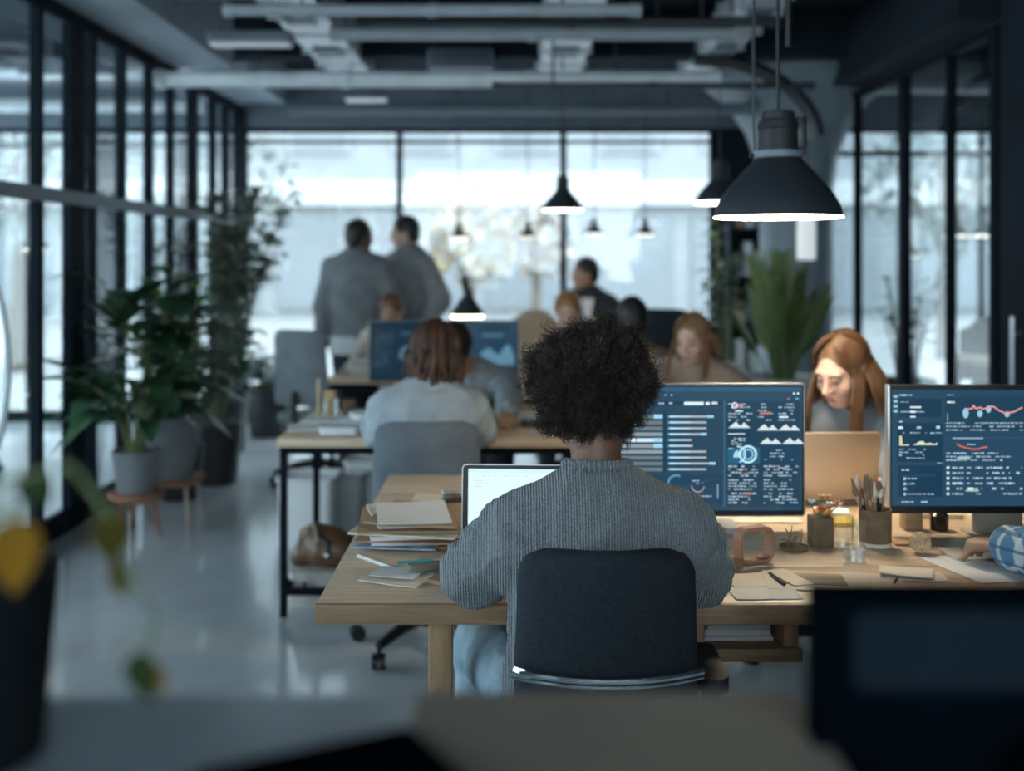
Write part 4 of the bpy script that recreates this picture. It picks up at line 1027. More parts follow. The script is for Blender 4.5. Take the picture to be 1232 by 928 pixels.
for nm, lb, m, th, ro, w_, d_, cu in stack:
    sheet(nm, lb, 'folder' if 'folder' in nm else 'paper', (sx + rd.uniform(-.03, .03), sy + rd.uniform(-.025, .025)), w_, d_, ro * 1.7, m, th * .72, z, cu * .5, G1); z += th * .72 + .0006 + cu * .06
G2 = 'brown envelopes right of the paper stack'
z = DZ
for i, lb in enumerate(('lowest brown envelope behind the laptop edge', 'middle brown envelope between paper stack and laptop', 'topmost brown envelope between paper stack and laptop')):
    sheet('envelope', lb, 'envelope', (-.085 + .006 * i, 3.13 + .008 * i), .15, .24, .1 - .12 * i, M_kraft, .014, z, .004, G2); z += .0165
sheet('notebook', 'cream notebook behind the paper stack and the glass mug', 'notebook', (-.19, 3.42), .22, .16, -.05, M_paper_warm, .022)
sheet('envelope', 'pale opened envelope at the front left of the oak desk', 'envelope', (-.265, 2.66), .145, .13, -.35, M_paper_warm, .003, None, .006)
sheet('paper_sheet', 'white letter lying on the pale opened envelope', 'paper', (-.268, 2.675), .11, .09, -.25, M_paper, .0015, DZ + .007, .004)
sheet('paper_sheet', 'white page tucked under the left forearm of the sweater', 'paper', (-.16, 2.77), .20, .10, .1, M_paper, .0012, None, .004)
sheet('notebook', 'small kraft notebook beside the left sleeve', 'notebook', (-.135, 2.655), .07, .13, -.5, M_kraft, .009, None, .002)
tag(MB().prism(rrect(.085, .034, .016, 6), (math.cos(.3), math.sin(.3), 0), (-math.sin(.3), math.cos(.3), 0), (-.205, 2.69, DZ + .0125), (0, 0, .014)).build('pencil_pouch', mat('olive_cloth', (.26, .24, .18), rough=.9)), 'small olive pouch on the white letter', 'pouch')
tag(MB().tube([V(-.385, 2.84, DZ + .005), V(-.29, 2.73, DZ + .005)], .0045, 8).tube([V(-.29, 2.73, DZ + .005), V(-.283, 2.722, DZ + .005)], [.0045, .001], 8).build('pen', mat('white_plastic', (.85, .86, .87), rough=.3)), 'white pen lying on the left end of the oak desk', 'pen')
tag(MB().tube([V(-.275, 2.745, DZ + .013), V(-.195, 2.70, DZ + .031)], .0042, 6).tube([V(-.195, 2.70, DZ + .031), V(-.185, 2.694, DZ + .0325)], [.0042, .0006], 6).build('pencil', mat('green_pencil', (.06, .32, .28), rough=.4)), 'green pencil leaning on the olive pouch', 'pencil')
# glass mug
def tumbler(name, label, cat, x, y, r, h, fill=0., fillm=None, m=None, z=DZ, taper=.92, parts=True):
    t = thing(name, label, cat, (x, y, z))
    MB().lathe([(r * taper, .001), (r, h), (r - .0025, h), (r * taper - .003, .008), (0, .008)], (x, y, z), 24).build('glass_wall', m or M_glassj, t, auto=60)
    if fill: MB().lathe([(0, .009), (r * taper - .0035, .009), (r * (taper + (1 - taper) * fill) - .0035, h * fill), (0, h * fill)], (x, y, z), 24).build('contents', fillm, t)
    return t
tumbler('drinking_glass', 'dark glass of coffee behind the top left corner of the bright laptop', 'glass', -.168, 3.2, .033, .10, .82, mat('coffee', (.05, .035, .03), rough=.3))
# rounded square wooden stand
t = thing('phone_stand', 'rounded square copper wood stand on the oak desk', 'stand', (X(907, 2.79), 2.79, DZ)); o1 = rrect(.100, .090, .024, 6); o2 = rrect(.084, .070, .016, 6); M = Matrix.Translation((X(907, 2.79), 2.79, DZ + .0455)) @ Matrix.Rotation(.42, 4, 'Z')
n = len(o1); vs = []; fs = []
for (o, y) in ((o1, -.016), (o2, -.016), (o2, .016), (o1, .016)): vs += [(a, y, b) for a, b in o]
for k in range(4):
    for i in range(n): fs.append((k * n + i, k * n + (i + 1) % n, ((k + 1) % 4) * n + (i + 1) % n, ((k + 1) % 4) * n + i))
o_ = place_mb(MB().add(vs, fs), M).build('frame', M_copper, t); bv = o_.modifiers.new('b', 'BEVEL'); bv.width = .002; bv.segments = 2; bv.limit_method = 'ANGLE'
place_mb(MB().box((.022, -.004, -.030), (.03, .02, .006), bev=.002), M).build('ledge', M_copper, t)
# dried twigs on a small dish
x, y = X(955, 2.92), 2.92; t = thing('wire_tray', 'small round dish with dried twigs beside the brown cup of flowers', 'dish', (x, y, DZ))
MB().lathe([(0, .001), (.036, .001), (.038, .010), (.034, .010), (.032, .006), (0, .006)], (x, y, DZ), 24).build('dish', M_felt, t)
tw = MB(); rd = random.Random(9)
for i in range(9):
    a = rd.uniform(-2.6, -.4); p = V(x + rd.uniform(-.02, .02), y + rd.uniform(-.02, .02), DZ + .009); q = p + V(math.cos(a) * .03 * rd.uniform(.4, 1.3), rd.uniform(-.02, .02), rd.uniform(.012, .055))
    tw.tube([p, (p + q) / 2 + V(.004, 0, .006), q], .0013, 5)
tw.build('twig', mat('twig', (.28, .2, .12), rough=.9), t)
# brown cup with paper flowers
x, y = X(987, 2.97), 2.97; t = thing('flower_cup', 'square brown felt cup holding small orange flowers', 'cup', (x, y, DZ))
MB().prism(rrect(.058, .058, .008, 4), (1, 0, 0), (0, 1, 0), (x, y, DZ + .001), (0, 0, .072)).build('cup', M_felt, t)
rd = random.Random(4); st = MB()
fl = []
for i in range(11):
    p = V(x + rd.uniform(-.02, .02), y + rd.uniform(-.02, .02), DZ + .07); q = p + V(rd.uniform(-.02, .05), rd.uniform(-.02, .02), rd.uniform(.018, .05)); st.tube([p, q], .0012, 5); fl.append(q)
st.build('flower_stem', mat('stem_green', (.2, .26, .12), rough=.8), t)
for i, q in enumerate(fl):
    f_ = MB(); mm = mat('orange_petal', (.75, .27, .10), rough=.6) if i % 2 == 0 else M_paper
    for k in range(7):
        a = 2 * math.pi * k / 7; f_.leaf(q, V(math.cos(a), math.sin(a), .5), V(0, 0, 1), .016, .011, -.2, n=2)
    f_.sphere(q + V(0, 0, .004), .005, 8, 6); f_.build('flower', mm, t, recalc=False)
# low white and yellow notes behind the flowers
sheet('sticky_note', 'yellow sticky notes behind the flower cup', 'sticky notes', (X(1012, 3.2), 3.2), .075, .075, .2, mat('yellow_note', (.86, .62, .08), rough=.7), .012)
for (px, d, w_, dd, ro, lb) in ((1000, 3.31, .1, .08, -.2, 'white note pad behind the orange flowers'),): sheet('note_pad', lb, 'note pad', (X(px, d), d), w_, dd, ro, M_paper, .014)
tag(MB().sphere((X(990, 3.24), 3.24, DZ + .02), (.028, .028, .02), 14, 9).build('mandarin', mat('mandarin_peel', (.75, .3, .08), rough=.45, bump=.05, bscale=120.)), 'small mandarin behind the orange flowers', 'fruit')
# jar, brush cup, water glass
tumbler('glass_jar', 'empty glass jar between the flower cup and the brush cup', 'jar', X(1014, 2.95), 2.95, .027, .082, taper=1.)
x, y = X(1053, 2.96), 2.96; t = thing('brush_cup', 'large brown cup full of paint brushes beside the right monitor', 'brush cup', (x, y, DZ))
MB().lathe([(0, .001), (.040, .001), (.041, .012)], (x, y, DZ), 28).build('cup_base', M_paper_warm, t)
MB().lathe([(.041, .012), (.0415, .096), (.037, .096), (.036, .02), (0, .02)], (x, y, DZ), 28).build('cup', M_felt, t)
MBR = {'w': mat('brush_wood', (.36, .2, .12), rough=.4), 'd': M_black, 's': M_alu, 'b': mat('brush_bristle', (.30, .18, .11), rough=.9)}
rd = random.Random(6)
for i in range(13):
    a = rd.uniform(0, 6.28); p = V(x + math.cos(a) * .02, y + math.sin(a) * .02, DZ + .03); q = V(x + math.cos(a) * .034 * rd.uniform(.6, 1.25) - .006, y + math.sin(a) * .03, DZ + rd.uniform(.095, .14)); dr = (q - p).normalized()
    b = MB().tube([p, q], [.0028, .0035], 7).build('brush_handle', MBR['w' if i % 3 else 'd'], t)
    MB().tube([q, q + dr * .016], [.0042, .0055], 8).build('ferrule', M_alu, b)
    MB().tube([q + dr * .016, q + dr * .026, q + dr * (.044 + .01 * (i % 3))], [.0055, .0085, .0015], 8).build('bristles', MBR['b'] if i % 4 else M_paper_warm, b)
sheet('note_pad', 'white card standing flat behind the brush cup', 'note pad', (X(1046, 3.1), 3.1), .06, .05, .1, M_paper, .02)
tumbler('glass_jar', 'tall glass jar touching the left of the brush cup', 'jar', X(1030, 2.93) - .002, 2.90, .018, .082, taper=1.)
tumbler('water_glass', 'low glass of water in front of the brush cup', 'glass', X(1028, 2.80), 2.80, .030, .038, .6, glass_mat('water', (.97, .98, .98), boost=1.5, base=.05), taper=.95)
# pom-pom like dried flower ball
x, y = X(1107, 2.88), 2.88; t = MB(); rd = random.Random(7)
for i in range(230):
    v = Vector((rd.gauss(0, 1), rd.gauss(0, 1), rd.gauss(0, 1))).normalized(); t.sphere(V(x, y, DZ + .0275) + v * .023, .0046, 6, 4)
t.sphere((x, y, DZ + .0275), .022, 14, 10)
tag(t.build('dried_flower_ball', mat('cream_flower', (.72, .55, .36), rough=.85, c2=(.5, .33, .18), scale=140.)), 'bumpy cream dried flower ball in front of the right monitor', 'decoration')
sheet('note_pad', 'thin dark tray beside the flower ball', 'tray', (X(1090, 2.98), 2.98), .07, .05, .0, M_kraft, .006)
sheet('paper_sheet', 'upper of two cream cards in front of the flower ball', 'paper', (X(1090, 2.68), 2.68), .12, .075, -.35, M_paper_warm, .003, DZ + .0065, .004)
sheet('paper_sheet', 'lower of two cream cards in front of the flower ball', 'paper', (X(1103, 2.665), 2.665), .13, .07, -.05, M_paper_warm, .002, None, .003)
# magazine with a picture
t = thing('magazine', 'open magazine page with a landscape picture on the oak desk', 'magazine', (X(982, 2.63), 2.63, DZ)); M = Matrix.Translation((X(982, 2.63), 2.63, DZ + .0006)) @ Matrix.Rotation(-.12, 4, 'Z')
place_mb(MB().box((0, 0, .0012), (.235, .155, .0022)), M).build('page', M_paper_warm, t, False)
place_mb(MB().box((-.012, .008, .0027), (.155, .095, .0006)), M).build('picture', mat('landscape_print', (.42, .33, .16), rough=.6, c2=(.10, .13, .18), scale=9., stretch=(1, 4, 1)), t, False)
place_mb(MB().box((-.012, .05, .0031), (.155, .014, .0004)), M).build('sky_band', mat('print_ochre', (.55, .42, .18), rough=.6), t, False)
sheet('paper_sheet', 'printed white page right of the magazine', 'paper', (X(1046, 2.62), 2.62), .16, .15, -.15, M_paper_warm, .0012, None, .002)
sheet('paper_sheet', 'cream page with a pen lying on it, beside the right sleeve', 'paper', (X(913, 2.64), 2.64), .15, .11, .12, M_paper_warm, .0014, None, .003)
sheet('paper_sheet', 'white page at the front edge of the desk beside the right sleeve', 'paper', (X(920, 2.535), 2.535), .15, .09, .05, M_paper, .0012, None, .002)
sheet('paper_sheet', 'white page between the cream page and the magazine', 'paper', (X(950, 2.65), 2.65), .05, .13, .28, M_paper_warm, .0012, DZ + .003, .002)
tag(MB().tube([V(X(926, 2.68), 2.68, DZ + .007), V(X(944, 2.585), 2.585, DZ + .007)], .0035, 8).build('pen', M_black), 'black pen between the cream page and the magazine', 'pen')
tag(MB().tube([V(X(1076, 2.60), 2.60, DZ + .006), V(X(1080, 2.64), 2.64, DZ + .006)], .0028, 8).build('pen', M_black), 'short dark pen stub near the front edge right of the magazine', 'pen')
tag(MB().box((X(893, 2.78), 2.78, DZ + .008), (.05, .03, .013), bev=.003).build('eraser', M_kraft), 'small brown eraser beside the right sleeve', 'eraser')
sheet('paper_sheet', 'white sheet under the plaid sleeve at the right end of the desk', 'paper', (X(1172, 2.74), 2.74), .14, .24, .25, M_paper, .0012, None, .002)
sheet('notebook', 'open cream notebook under the hand at the right end of the desk', 'notebook', (X(1170, 2.86), 2.86), .13, .10, .1, M_paper_warm, .006, DZ + .003, .003)
sheet('paper_sheet', 'long cream paper lying below the first lit monitor', 'paper', (X(890, 3.2), 3.24), .36, .07, .0, M_paper_warm, .004)
for (px, d, w_, dd, ro, lb, m) in ((1215, 3.22, .2, .14, .1, 'papers right of the right monitor stand', M_paper_warm), (1118, 3.32, .16, .12, -.1, 'folded papers between brush cup and right monitor stand', M_paper_warm)): sheet('paper_sheet', lb, 'paper', (X(px, d), d), w_, dd, ro, m, .012, None, .004)
x, y = X(1096, 3.14), 3.14
tag(MB().box((x, y, DZ + .046), (.05, .05, .09), bev=.004).build('wooden_box', M_oak2), 'small wooden box behind the flower ball, under the right monitor', 'box')
x, y = X(1130, 3.13), 3.13; t = thing('ink_bottle', 'dark ink bottle under the right monitor', 'bottle', (x, y, DZ))
MB().lathe([(0, .001), (.024, .001), (.025, .042), (.014, .052), (.014, .058), (0, .058)], (x, y, DZ), 20).build('bottle', mat('ink', (.035, .022, .016), rough=.15), t); MB().cyl((x, y, DZ + .058), (x, y, DZ + .074), .016).build('cap', M_glassj, t)
# white cup by the red-haired woman
tumbler('coffee_mug', 'white mug beside the elbow of the red-haired woman', 'mug', X(1068, 3.42), 3.42, .028, .06, .8, M_black, mat('white_ceramic', (.8, .8, .78), rough=.2), taper=.9)
# ================================================================= red-haired woman at the far side of the oak desk
M_shirt_blue = mat('slate_shirt', (.22, .26, .31), rough=.85, var=.12, scale=12., bump=.05, bscale=200.)
M_auburn = mat('auburn_hair', (.20, .11, .06), rough=.38, var=.2, scale=26., stretch=(1, 1, .15), c2=(.11, .05, .025), spec=.4)
M_navy = mat('navy_trousers', (.035, .045, .07), rough=.8)
g = figure('red-haired woman in a slate blue shirt looking down at the warm-lit silver laptop', (1.26, 4.12, 0), 180, s=.97, pelvis=(1.25, 4.16, .55), neck=(1.195, 3.99, .985), headc=(1.125, 3.88, 1.115), head_face=128, head_pitch=26, head_roll=-4,
           hands=[(1.155, 3.56, .815), (.93, 3.66, .80)], hint=[(.8, .2, -.6), (-.7, .3, -.6)], curl=.7, knees=[(1.1, 3.78, .55), (1.3, 3.76, .55)], skin='light', top=M_shirt_blue, bottom=M_navy, res=.0065, tt=.016, face_detail=True, closed=True,
           hair=long_hair(M_auburn, .27, 3200, 3, .0015, face_gap=60, width=1.15), topname='shirt', seed=2, fold=.006)
F = g; wv = F.wr[0]; d = (F.wr[0] - F.el[0]).normalized(); q = d.to_track_quat('Z', 'Y').to_matrix()
MB().lathe([(.036, -.008), (.0385, 0), (.036, .008), (.033, 0)], wv - d * .035, 20, q, close=True).build('bracelet', M_black, F.t)
# ---------------------------------------------------------------- person with the plaid sleeve at the right end
def plaid():
    m = mat('plaid_shirt', (.1, .26, .42), rough=.85, c2=(.06, .17, .3), scale=10.); nt = m.node_tree; b = nt.nodes['Principled BSDF']; tc = nd(nt, 'ShaderNodeTexCoord')
    last = [q for q in nt.nodes if q.bl_idname == 'ShaderNodeMix'][0].outputs[2]
    for ax, sc, c in (('X', 7., (.55, .62, .66)), ('Y', 7., (.5, .6, .66)), ('Z', 9., (.03, .09, .18))):
        w = nd(nt, 'ShaderNodeTexWave', wave_type='BANDS', bands_direction=ax); w.inputs['Scale'].default_value = sc; w.inputs['Distortion'].default_value = .4
        nt.links.new(tc.outputs['Object'], w.inputs['Vector']); r_ = nd(nt, 'ShaderNodeMapRange'); r_.inputs['From Min'].default_value = .82; r_.inputs['From Max'].default_value = .95; r_.inputs['To Max'].default_value = .75
        nt.links.new(w.outputs['Fac'], r_.inputs['Value']); mx = nd(nt, 'ShaderNodeMix', data_type='RGBA'); nt.links.new(r_.outputs[0], mx.inputs[0]); nt.links.new(last, mx.inputs[6]); mx.inputs[7].default_value = col4(c); last = mx.outputs[2]
    nt.links.new(last, b.inputs['Base Color']); return m
M_hair_dark = mat('dark_hair', (.018, .015, .014), rough=.5, var=.2, scale=30.)
F = figure('person at the right edge with a blue plaid sleeve and a hand resting on papers', (1.46, 2.2, 0), 6, s=1.0, pelvis=(1.50, 2.12, .55), neck=(1.49, 2.24, 1.05), head_face=0, head_pitch=12, hands=[(1.175, 2.73, .803), (1.62, 2.68, .80)], elbows=[(1.30, 2.48, .825), (1.70, 2.46, .825)],
           curl=.55, palms=[(.25, .1, -1), (0, 0, -1)], knees=[(1.36, 2.56, .55), (1.62, 2.56, .55)], skin='mid', top=plaid(), bottom=M_navy, res=.008, tt=.022, hair=short_hair(M_hair_dark), topname='plaid_shirt', seed=9, fold=.006)
office_chair('office chair of the person with the plaid sleeve', 1.5, 2.14, .05, .4, .42, .9, M_fabric_navy, chrome=False, arms=())

# ================================================================= second row: steel framed table
M_steel = M_frame
def steel_table(label, x0, x1, y0, y1, z=.75, th=.04, m=None, rail=True, group=None):
    t = thing('work_table', label, 'table', ((x0 + x1) / 2, (y0 + y1) / 2, 0), group)
    MB().box(((x0 + x1) / 2, (y0 + y1) / 2, z - th / 2), (x1 - x0, y1 - y0, th), bev=.004).build('tabletop', m or M_oak, t)
    MB().box(((x0 + x1) / 2, y0 + .04, z - th - .016), (x1 - x0 - .02, .03, .03)).box(((x0 + x1) / 2, y1 - .04, z - th - .016), (x1 - x0 - .02, .03, .03)).build('top_rail', M_steel, t, False)
    for x in (x0 + .022, x1 - .022):
        for y in (y0 + .03, y1 - .03): MB().box((x, y, (z - th) / 2), (.03, .03, z - th), bev=.003).build('leg', M_steel, t)
        if rail: MB().box((x, (y0 + y1) / 2, .105), (.028, y1 - y0 - .08, .028)).build('floor_rail', M_steel, t, False)
    if rail:
        MB().box(((x0 + x1) / 2, y0 + .03, .105), (x1 - x0 - .06, .028, .028)).build('floor_rail', M_steel, t, False)
        MB().cyl((x0 + .34, y1 - .06, .0), (x0 + .34, y1 - .06, z - th), .012, seg=8).build('brace', M_steel, t)
    return t
steel_table('oak topped table with black steel legs behind the oak desk', -.975, .42, 4.72, 5.57)
# woman with dreadlocks, seen from behind
M_dread = mat('dreadlock_brown', (.075, .036, .024), rough=.6, var=.3, scale=30., c2=(.03, .017, .013))
M_dread2 = mat('dread_tip', (.13, .06, .035), rough=.6, var=.35, scale=14., c2=(.06, .03, .02))
M_shirt_pale = mat('pale_grey_shirt', (.40, .46, .50), rough=.85, var=.12, scale=10., c2=(.28, .33, .37))
M_greycloth = mat('slate_jacket', (.15, .18, .21), rough=.9, var=.15, scale=9.)
dreadp = figure('person with brown dreadlocks and pale grey shirt, seen from behind at the steel legged table', (-.33, 4.42, 0), -3, s=1., pelvis=(-.335, 4.42, .52), neck=(-.335, 4.50, .955), headc=(-.31, 4.56, 1.10), head_face=-6, head_pitch=14,
       hands=[(-.49, 4.90, .80), (-.17, 4.90, .80)], elbows=[(-.535, 4.62, .80), (-.13, 4.62, .80)], gender=.95, skin='dark', top=M_shirt_pale, bottom=M_navy, res=.013, tt=.03, hair=dreads(M_dread, 80, 4, .17, .0095, M_dread2), topname='shirt', seed=12, fold=.008); ridge(dreadp.top, .03, 13, 3, (1, 1, .35))
oc = office_chair('grey cloth office chair of the person with dreadlocks', -.325, 4.38, .06, .42, .46, .90, M_greycloth, chrome=False, arms=())
# person leaning over the far side of the table
figure('dark haired person in a patterned grey shirt bent over the steel legged table', (-.21, 5.78, 0), 180, s=1., pelvis=(-.2, 5.85, .52), neck=(-.19, 5.58, .94), headc=(-.275, 5.42, 1.06), head_face=176, head_pitch=58,
       hands=[(-.02, 4.98, .80), (-.40, 5.1, .80)], hint=[(.9, -.1, -.5), (-.9, .1, -.5)], skin='mid', top=mat('grey_patterned_shirt', (.36, .41, .45), rough=.9, c2=(.17, .2, .23), scale=34.), bottom=M_navy, res=.014, tt=.022, hair=short_hair(M_hair_dark, puff=1.06), topname='shirt', seed=14, fold=.01, knees=[(-.06, 5.5, .54), (-.32, 5.5, .54)])
st = thing('stool', 'round stool under the person bent over the steel legged table', 'stool', (-.2, 5.86, 0))
MB().lathe([(0, .40), (.17, .40), (.18, .42), (.17, .44), (0, .44)], (-.2, 5.86, 0), 24).build('seat', M_oak2, st)
for k in range(4):
    a = .785 + k * 1.5708; MB().cyl((-.2 + .19 * math.cos(a), 5.86 + .19 * math.sin(a), 0), (-.2 + .12 * math.cos(a), 5.86 + .12 * math.sin(a), .41), .012, seg=8).build('leg', M_steel, st)
# things on the steel legged table
x, y = X(397, 5.22), 5.22; t = thing('pencil_holder', 'glass holder full of wooden rulers and pencils on the steel legged table', 'pencil holder', (x, y, DZ))
MB().lathe([(.036, .001), (.038, .10), (.035, .10), (.033, .008), (0, .008)], (x, y, DZ), 20).build('glass', M_glassj, t)
rd = random.Random(3)
for i in range(9):
    a = rd.uniform(0, 6.28); MB().box((x + math.cos(a) * .016, y + math.sin(a) * .016, DZ + .075), (.012, .006, .13), Matrix.Rotation(rd.uniform(-.15, .15), 3, 'Y'), bev=.001).build('pencil', mat('pencil_wood', (.66, .43, .22), rough=.6), t)
tag(MB().box((X(390, 5.3) - .03, 5.33, DZ + .09), (.016, .03, .18), bev=.002).build('wooden_ruler', mat('ruler_wood', (.62, .48, .33), rough=.6)), 'upright wooden block left of the glass pencil holder', 'block')
x, y = X(437, 5.12), 5.12
t = tumbler('bowl', 'white bowl on a wooden tray beside the pencil holder', 'bowl', x, y, .07, .045, m=M_paper, z=DZ + .012, taper=.6); tag(MB().prism(rrect(.17, .13, .02, 5), (1, 0, 0), (0, 1, 0), (x, y, DZ + .0005), (0, 0, .0105)).build('wooden_tray', M_oak2), 'wooden tray under the white bowl on the steel legged table', 'tray')
tag(MB().lathe([(0, .001), (.03, .001), (.033, .085), (.03, .085), (.027, .01), (0, .01)], (X(420, 5.3), 5.3, DZ), 20).build('cup', M_felt), 'brown cup behind the white bowl', 'cup')
for i, (px, d, w_, dd, ro, lb) in enumerate(((385, 5.0, .28, .2, .2, 'left white paper on the steel legged table'), (425, 4.96, .26, .2, -.15, 'white paper close to the elbow of the pale shirt'), (405, 5.1, .3, .16, .05, 'white paper under the other papers on the steel legged table'))):
    sheet('paper_sheet', lb, 'paper', (X(px, d), d), w_, dd, ro, M_paper, .006, DZ + .009 * i, .012)
tag(MB().prism(rrect(.16, .05, .02, 5), (1, 0, 0), (0, 1, 0), (X(408, 4.83), 4.83, DZ + .001), (0, 0, .03)).build('glasses_case', M_paper), 'white case at the front edge of the steel legged table', 'case')
tag(MB().box((X(640, 5.1), 5.1, DZ + .012), (.10, .14, .02), bev=.006).build('tablet', M_black), 'small dark tablet on the steel legged table right of the bent person', 'tablet')
tumbler('glass_jar', 'glass jar on the right end of the steel legged table', 'jar', X(655, 5.0), 5.0, .03, .10)
# bag, box and baskets under the table
x, y = X(388, 4.98), 4.98
t = thing('storage_box', 'cream fabric box under the steel legged table, below the brown bag', 'box', (x, y, 0)); MB().prism(rrect(.26, .22, .03, 5), (1, 0, 0), (0, 1, 0), (x, y, .001), (0, 0, .15)).build('box', mat('cream_canvas', (.62, .60, .55), rough=.9, var=.2), t)
MB().tube([V(x - .06, y - .113, .11), V(x - .05, y - .125, .08), V(x + .05, y - .125, .08), V(x + .06, y - .113, .11)], .008, 8).build('handle', M_black, t)
x += .0; z = .152; S = SDF(); S.ell(V(x + .03, y, z + .085), V(.125, .085, .085), None, .04); S.ell(V(x + .05, y - .03, z + .08), V(.10, .07, .075), None, .03); S.cone(V(x - .10, y, z + .04), V(x - .02, y, z + .13), .045, .05, .04)
vs, fs = S.mesh(.008); vs[:, 2] = np.maximum(vs[:, 2], z); t = thing('handbag', 'brown leather bag on the cream box under the steel legged table', 'bag', (x, y, z)); M_leather = mat('brown_leather', (.19, .095, .05), rough=.35, var=.25, scale=9., bump=.05, bscale=90.); mesh_np('bag_body', wob(vs, .008, 22, 4), fs, M_leather, t)
MB().tube([V(x - .11, y - .03, z + .06), V(x - .08, y - .06, z + .17), V(x - .03, y - .06, z + .2), V(x - .01, y - .07, z + .12)], .009, 8).build('handle', mat('pale_leather', (.5, .42, .33), rough=.5), t)
MB().tube([V(x - .03, y - .04, z + .158), V(x + .04, y - .088, z + .12), V(x + .04, y - .1, z + .06)], .012, 8).build('strap', M_black, t)
MB().sphere((x + .04, y - .108, z + .07), .012, 10, 8).build('clasp', M_chrome, t)
def bin_(label, px, d, w_, h_, m):
    x = X(px, d); t = thing('storage_bin', label, 'storage bin', (x, d, 0)); h = h_
    b = MB()
    o1 = rrect(w_, w_ * .9, .03, 4); o2 = rrect(w_ * 1.06, w_ * .96, .03, 4); n = len(o1); vs = [(x + a, d + b_, .002) for a, b_ in o1] + [(x + a, d + b_, h) for a, b_ in o2] + [(x + a * .96, d + b_ * .96, h) for a, b_ in o2] + [(x + a * .95, d + b_ * .95, .02) for a, b_ in o1]
    fs = [(k * n + i, k * n + (i + 1) % n, (k + 1) * n + (i + 1) % n, (k + 1) * n + i) for k in range(3) for i in range(n)] + [tuple(range(n)), tuple(range(3 * n, 4 * n))]
    b.add(vs, fs).build('bin_body', m, t); MB().tube([(x + a * 1.03, d + b_ * 1.03, h) for a, b_ in o2], .010, 6, closed=True).build('rim', m, t)
bin_('white storage bin on the floor behind the table legs, left one', 372, 5.95, .27, .36, M_paper)
bin_('white storage bin on the floor behind the table legs, middle one', 412, 6.15, .22, .33, mat('pale_grey_plastic', (.55, .6, .63), rough=.5))
bin_('white storage bin on the floor nearest the dreadlocked person', 440, 6.3, .2, .38, M_paper)

# ================================================================= third row
steel_table('small table with magazines beside the standing men', -1.15, -.66, 7.1, 7.75, .75, .04, None, False)
steel_table('table with the dark blue screen behind the bent person', -.55, .75, 6.35, 7.1, .75, .04, None, False)
monitor('monitor with a dark blue chart behind the dreadlocked person, right one', X(580, 6.55), 6.55, .765, .42, .37, -.05, screen_three(.41, .35), DZ)
monitor('dark monitor behind the dreadlocked person, left one', X(478, 6.48) + .02, 6.48, .80, .36, .34, .25, screen_three(.35, .33, 4, .45), DZ)
rd = random.Random(12)
for i in range(5):
    sheet('magazine', ('magazine at the bottom of the pile beside the standing men', 'second magazine from the bottom of the pile beside the standing men', 'middle magazine of the pile beside the standing men', 'second magazine from the top of the pile beside the standing men', 'top magazine of the pile beside the standing men')[i], 'magazine', (-.88 + rd.uniform(-.03, .03), 7.32), .3, .22, rd.uniform(-.3, .3), (M_paper, M_paper_warm)[i % 2], .014, DZ + i * .021, .01, 'magazines piled beside the standing men')
# desk lamp with a lit black dome shade
def dome_profile(R, h):
    return [(R * .17, h), (R * .22, h * .97), (R * .24, h * .80), (R * .36, h * .68), (R * .62, h * .42), (R * .86, h * .18), (R * .97, h * .06), (R, 0), (R * .975, 0), (R * .95, h * .06), (R * .84, h * .18), (R * .60, h * .40), (R * .33, h * .66), (R * .15, h * .78)]
M_shade = mat('black_lamp_shade', (.022, .03, .038), rough=.55, var=.08)
M_glow = {}
def glow(c, s):
    k = (c, s)
    if k not in M_glow: M_glow[k] = mat('lamp_glow_%d' % len(M_glow), (.9, .88, .8), rough=.5, emit=c, estr=s)
    return M_glow[k]
x, y = X(563, 6.9), 6.85; t = thing('desk_lamp', 'black desk lamp with a lit dome shade behind the blue screen', 'lamp', (x, y, DZ))
zb_ = Z(379, 6.85)
MB().lathe(dome_profile(.105, .15), (x, y, zb_), 28).build('shade', M_shade, t)
MB().lathe([(0, .0), (.098, .0), (.098, .012), (0, .012)], (x, y, zb_ - .016), 24).build('bulb', glow((1., .80, .52), 6.), t)
MB().tube([(x - .01, y, zb_ + .14), (x - .018, y, zb_ + .2), (x - .015, y, zb_ + .235)], [.018, .026, .016], 10).build('lamp_joint', M_shade, t)
MB().tube([(x, y, zb_ + .17), (x + .02, y + .12, zb_ + .16), (x + .03, y + .16, DZ + .2), (x + .03, y + .16, DZ + .02)], .009, 8).build('arm', M_shade, t)
MB().lathe([(0, .001), (.075, .001), (.07, .018), (0, .02)], (x + .03, y + .16, DZ), 20).build('lamp_base', M_shade, t)

# standing men
M_jacket = mat('charcoal_jacket', (.20, .215, .23), rough=.85, var=.15, scale=10.); M_coat = mat('grey_coat', (.27, .28, .295), rough=.85, var=.14, scale=10.)
F = figure('man standing with his back turned in a charcoal jacket over a white shirt', (-1.13, 8.3, 0), -12, True, 1.0, lean=0, head_face=-48, head_pitch=4, hands=[(-1.39, 8.28, .86), (-.90, 8.33, .9)], hint=[(-.6, -.7, 0), (.8, -.5, 0)], skin='dark', top=M_jacket, bottom=M_navy, res=.015, tt=.034, bt=.025, hem=.0, gender=1.2,
           hair=short_hair(M_hair_dark), topname='jacket', seed=21, fold=.012, pelvis=(-1.13, 8.3, .93), neck=(-1.135, 8.31, 1.49))
MB().lathe([(.16, -.10), (.185, -.10), (.185, .03), (.16, .03)], (-1.13, 8.3, .90), 28, Matrix(((1.1, 0, 0), (0, .78, 0), (0, 0, 1))), close=True).build('shirt_hem', M_paper, F.t)
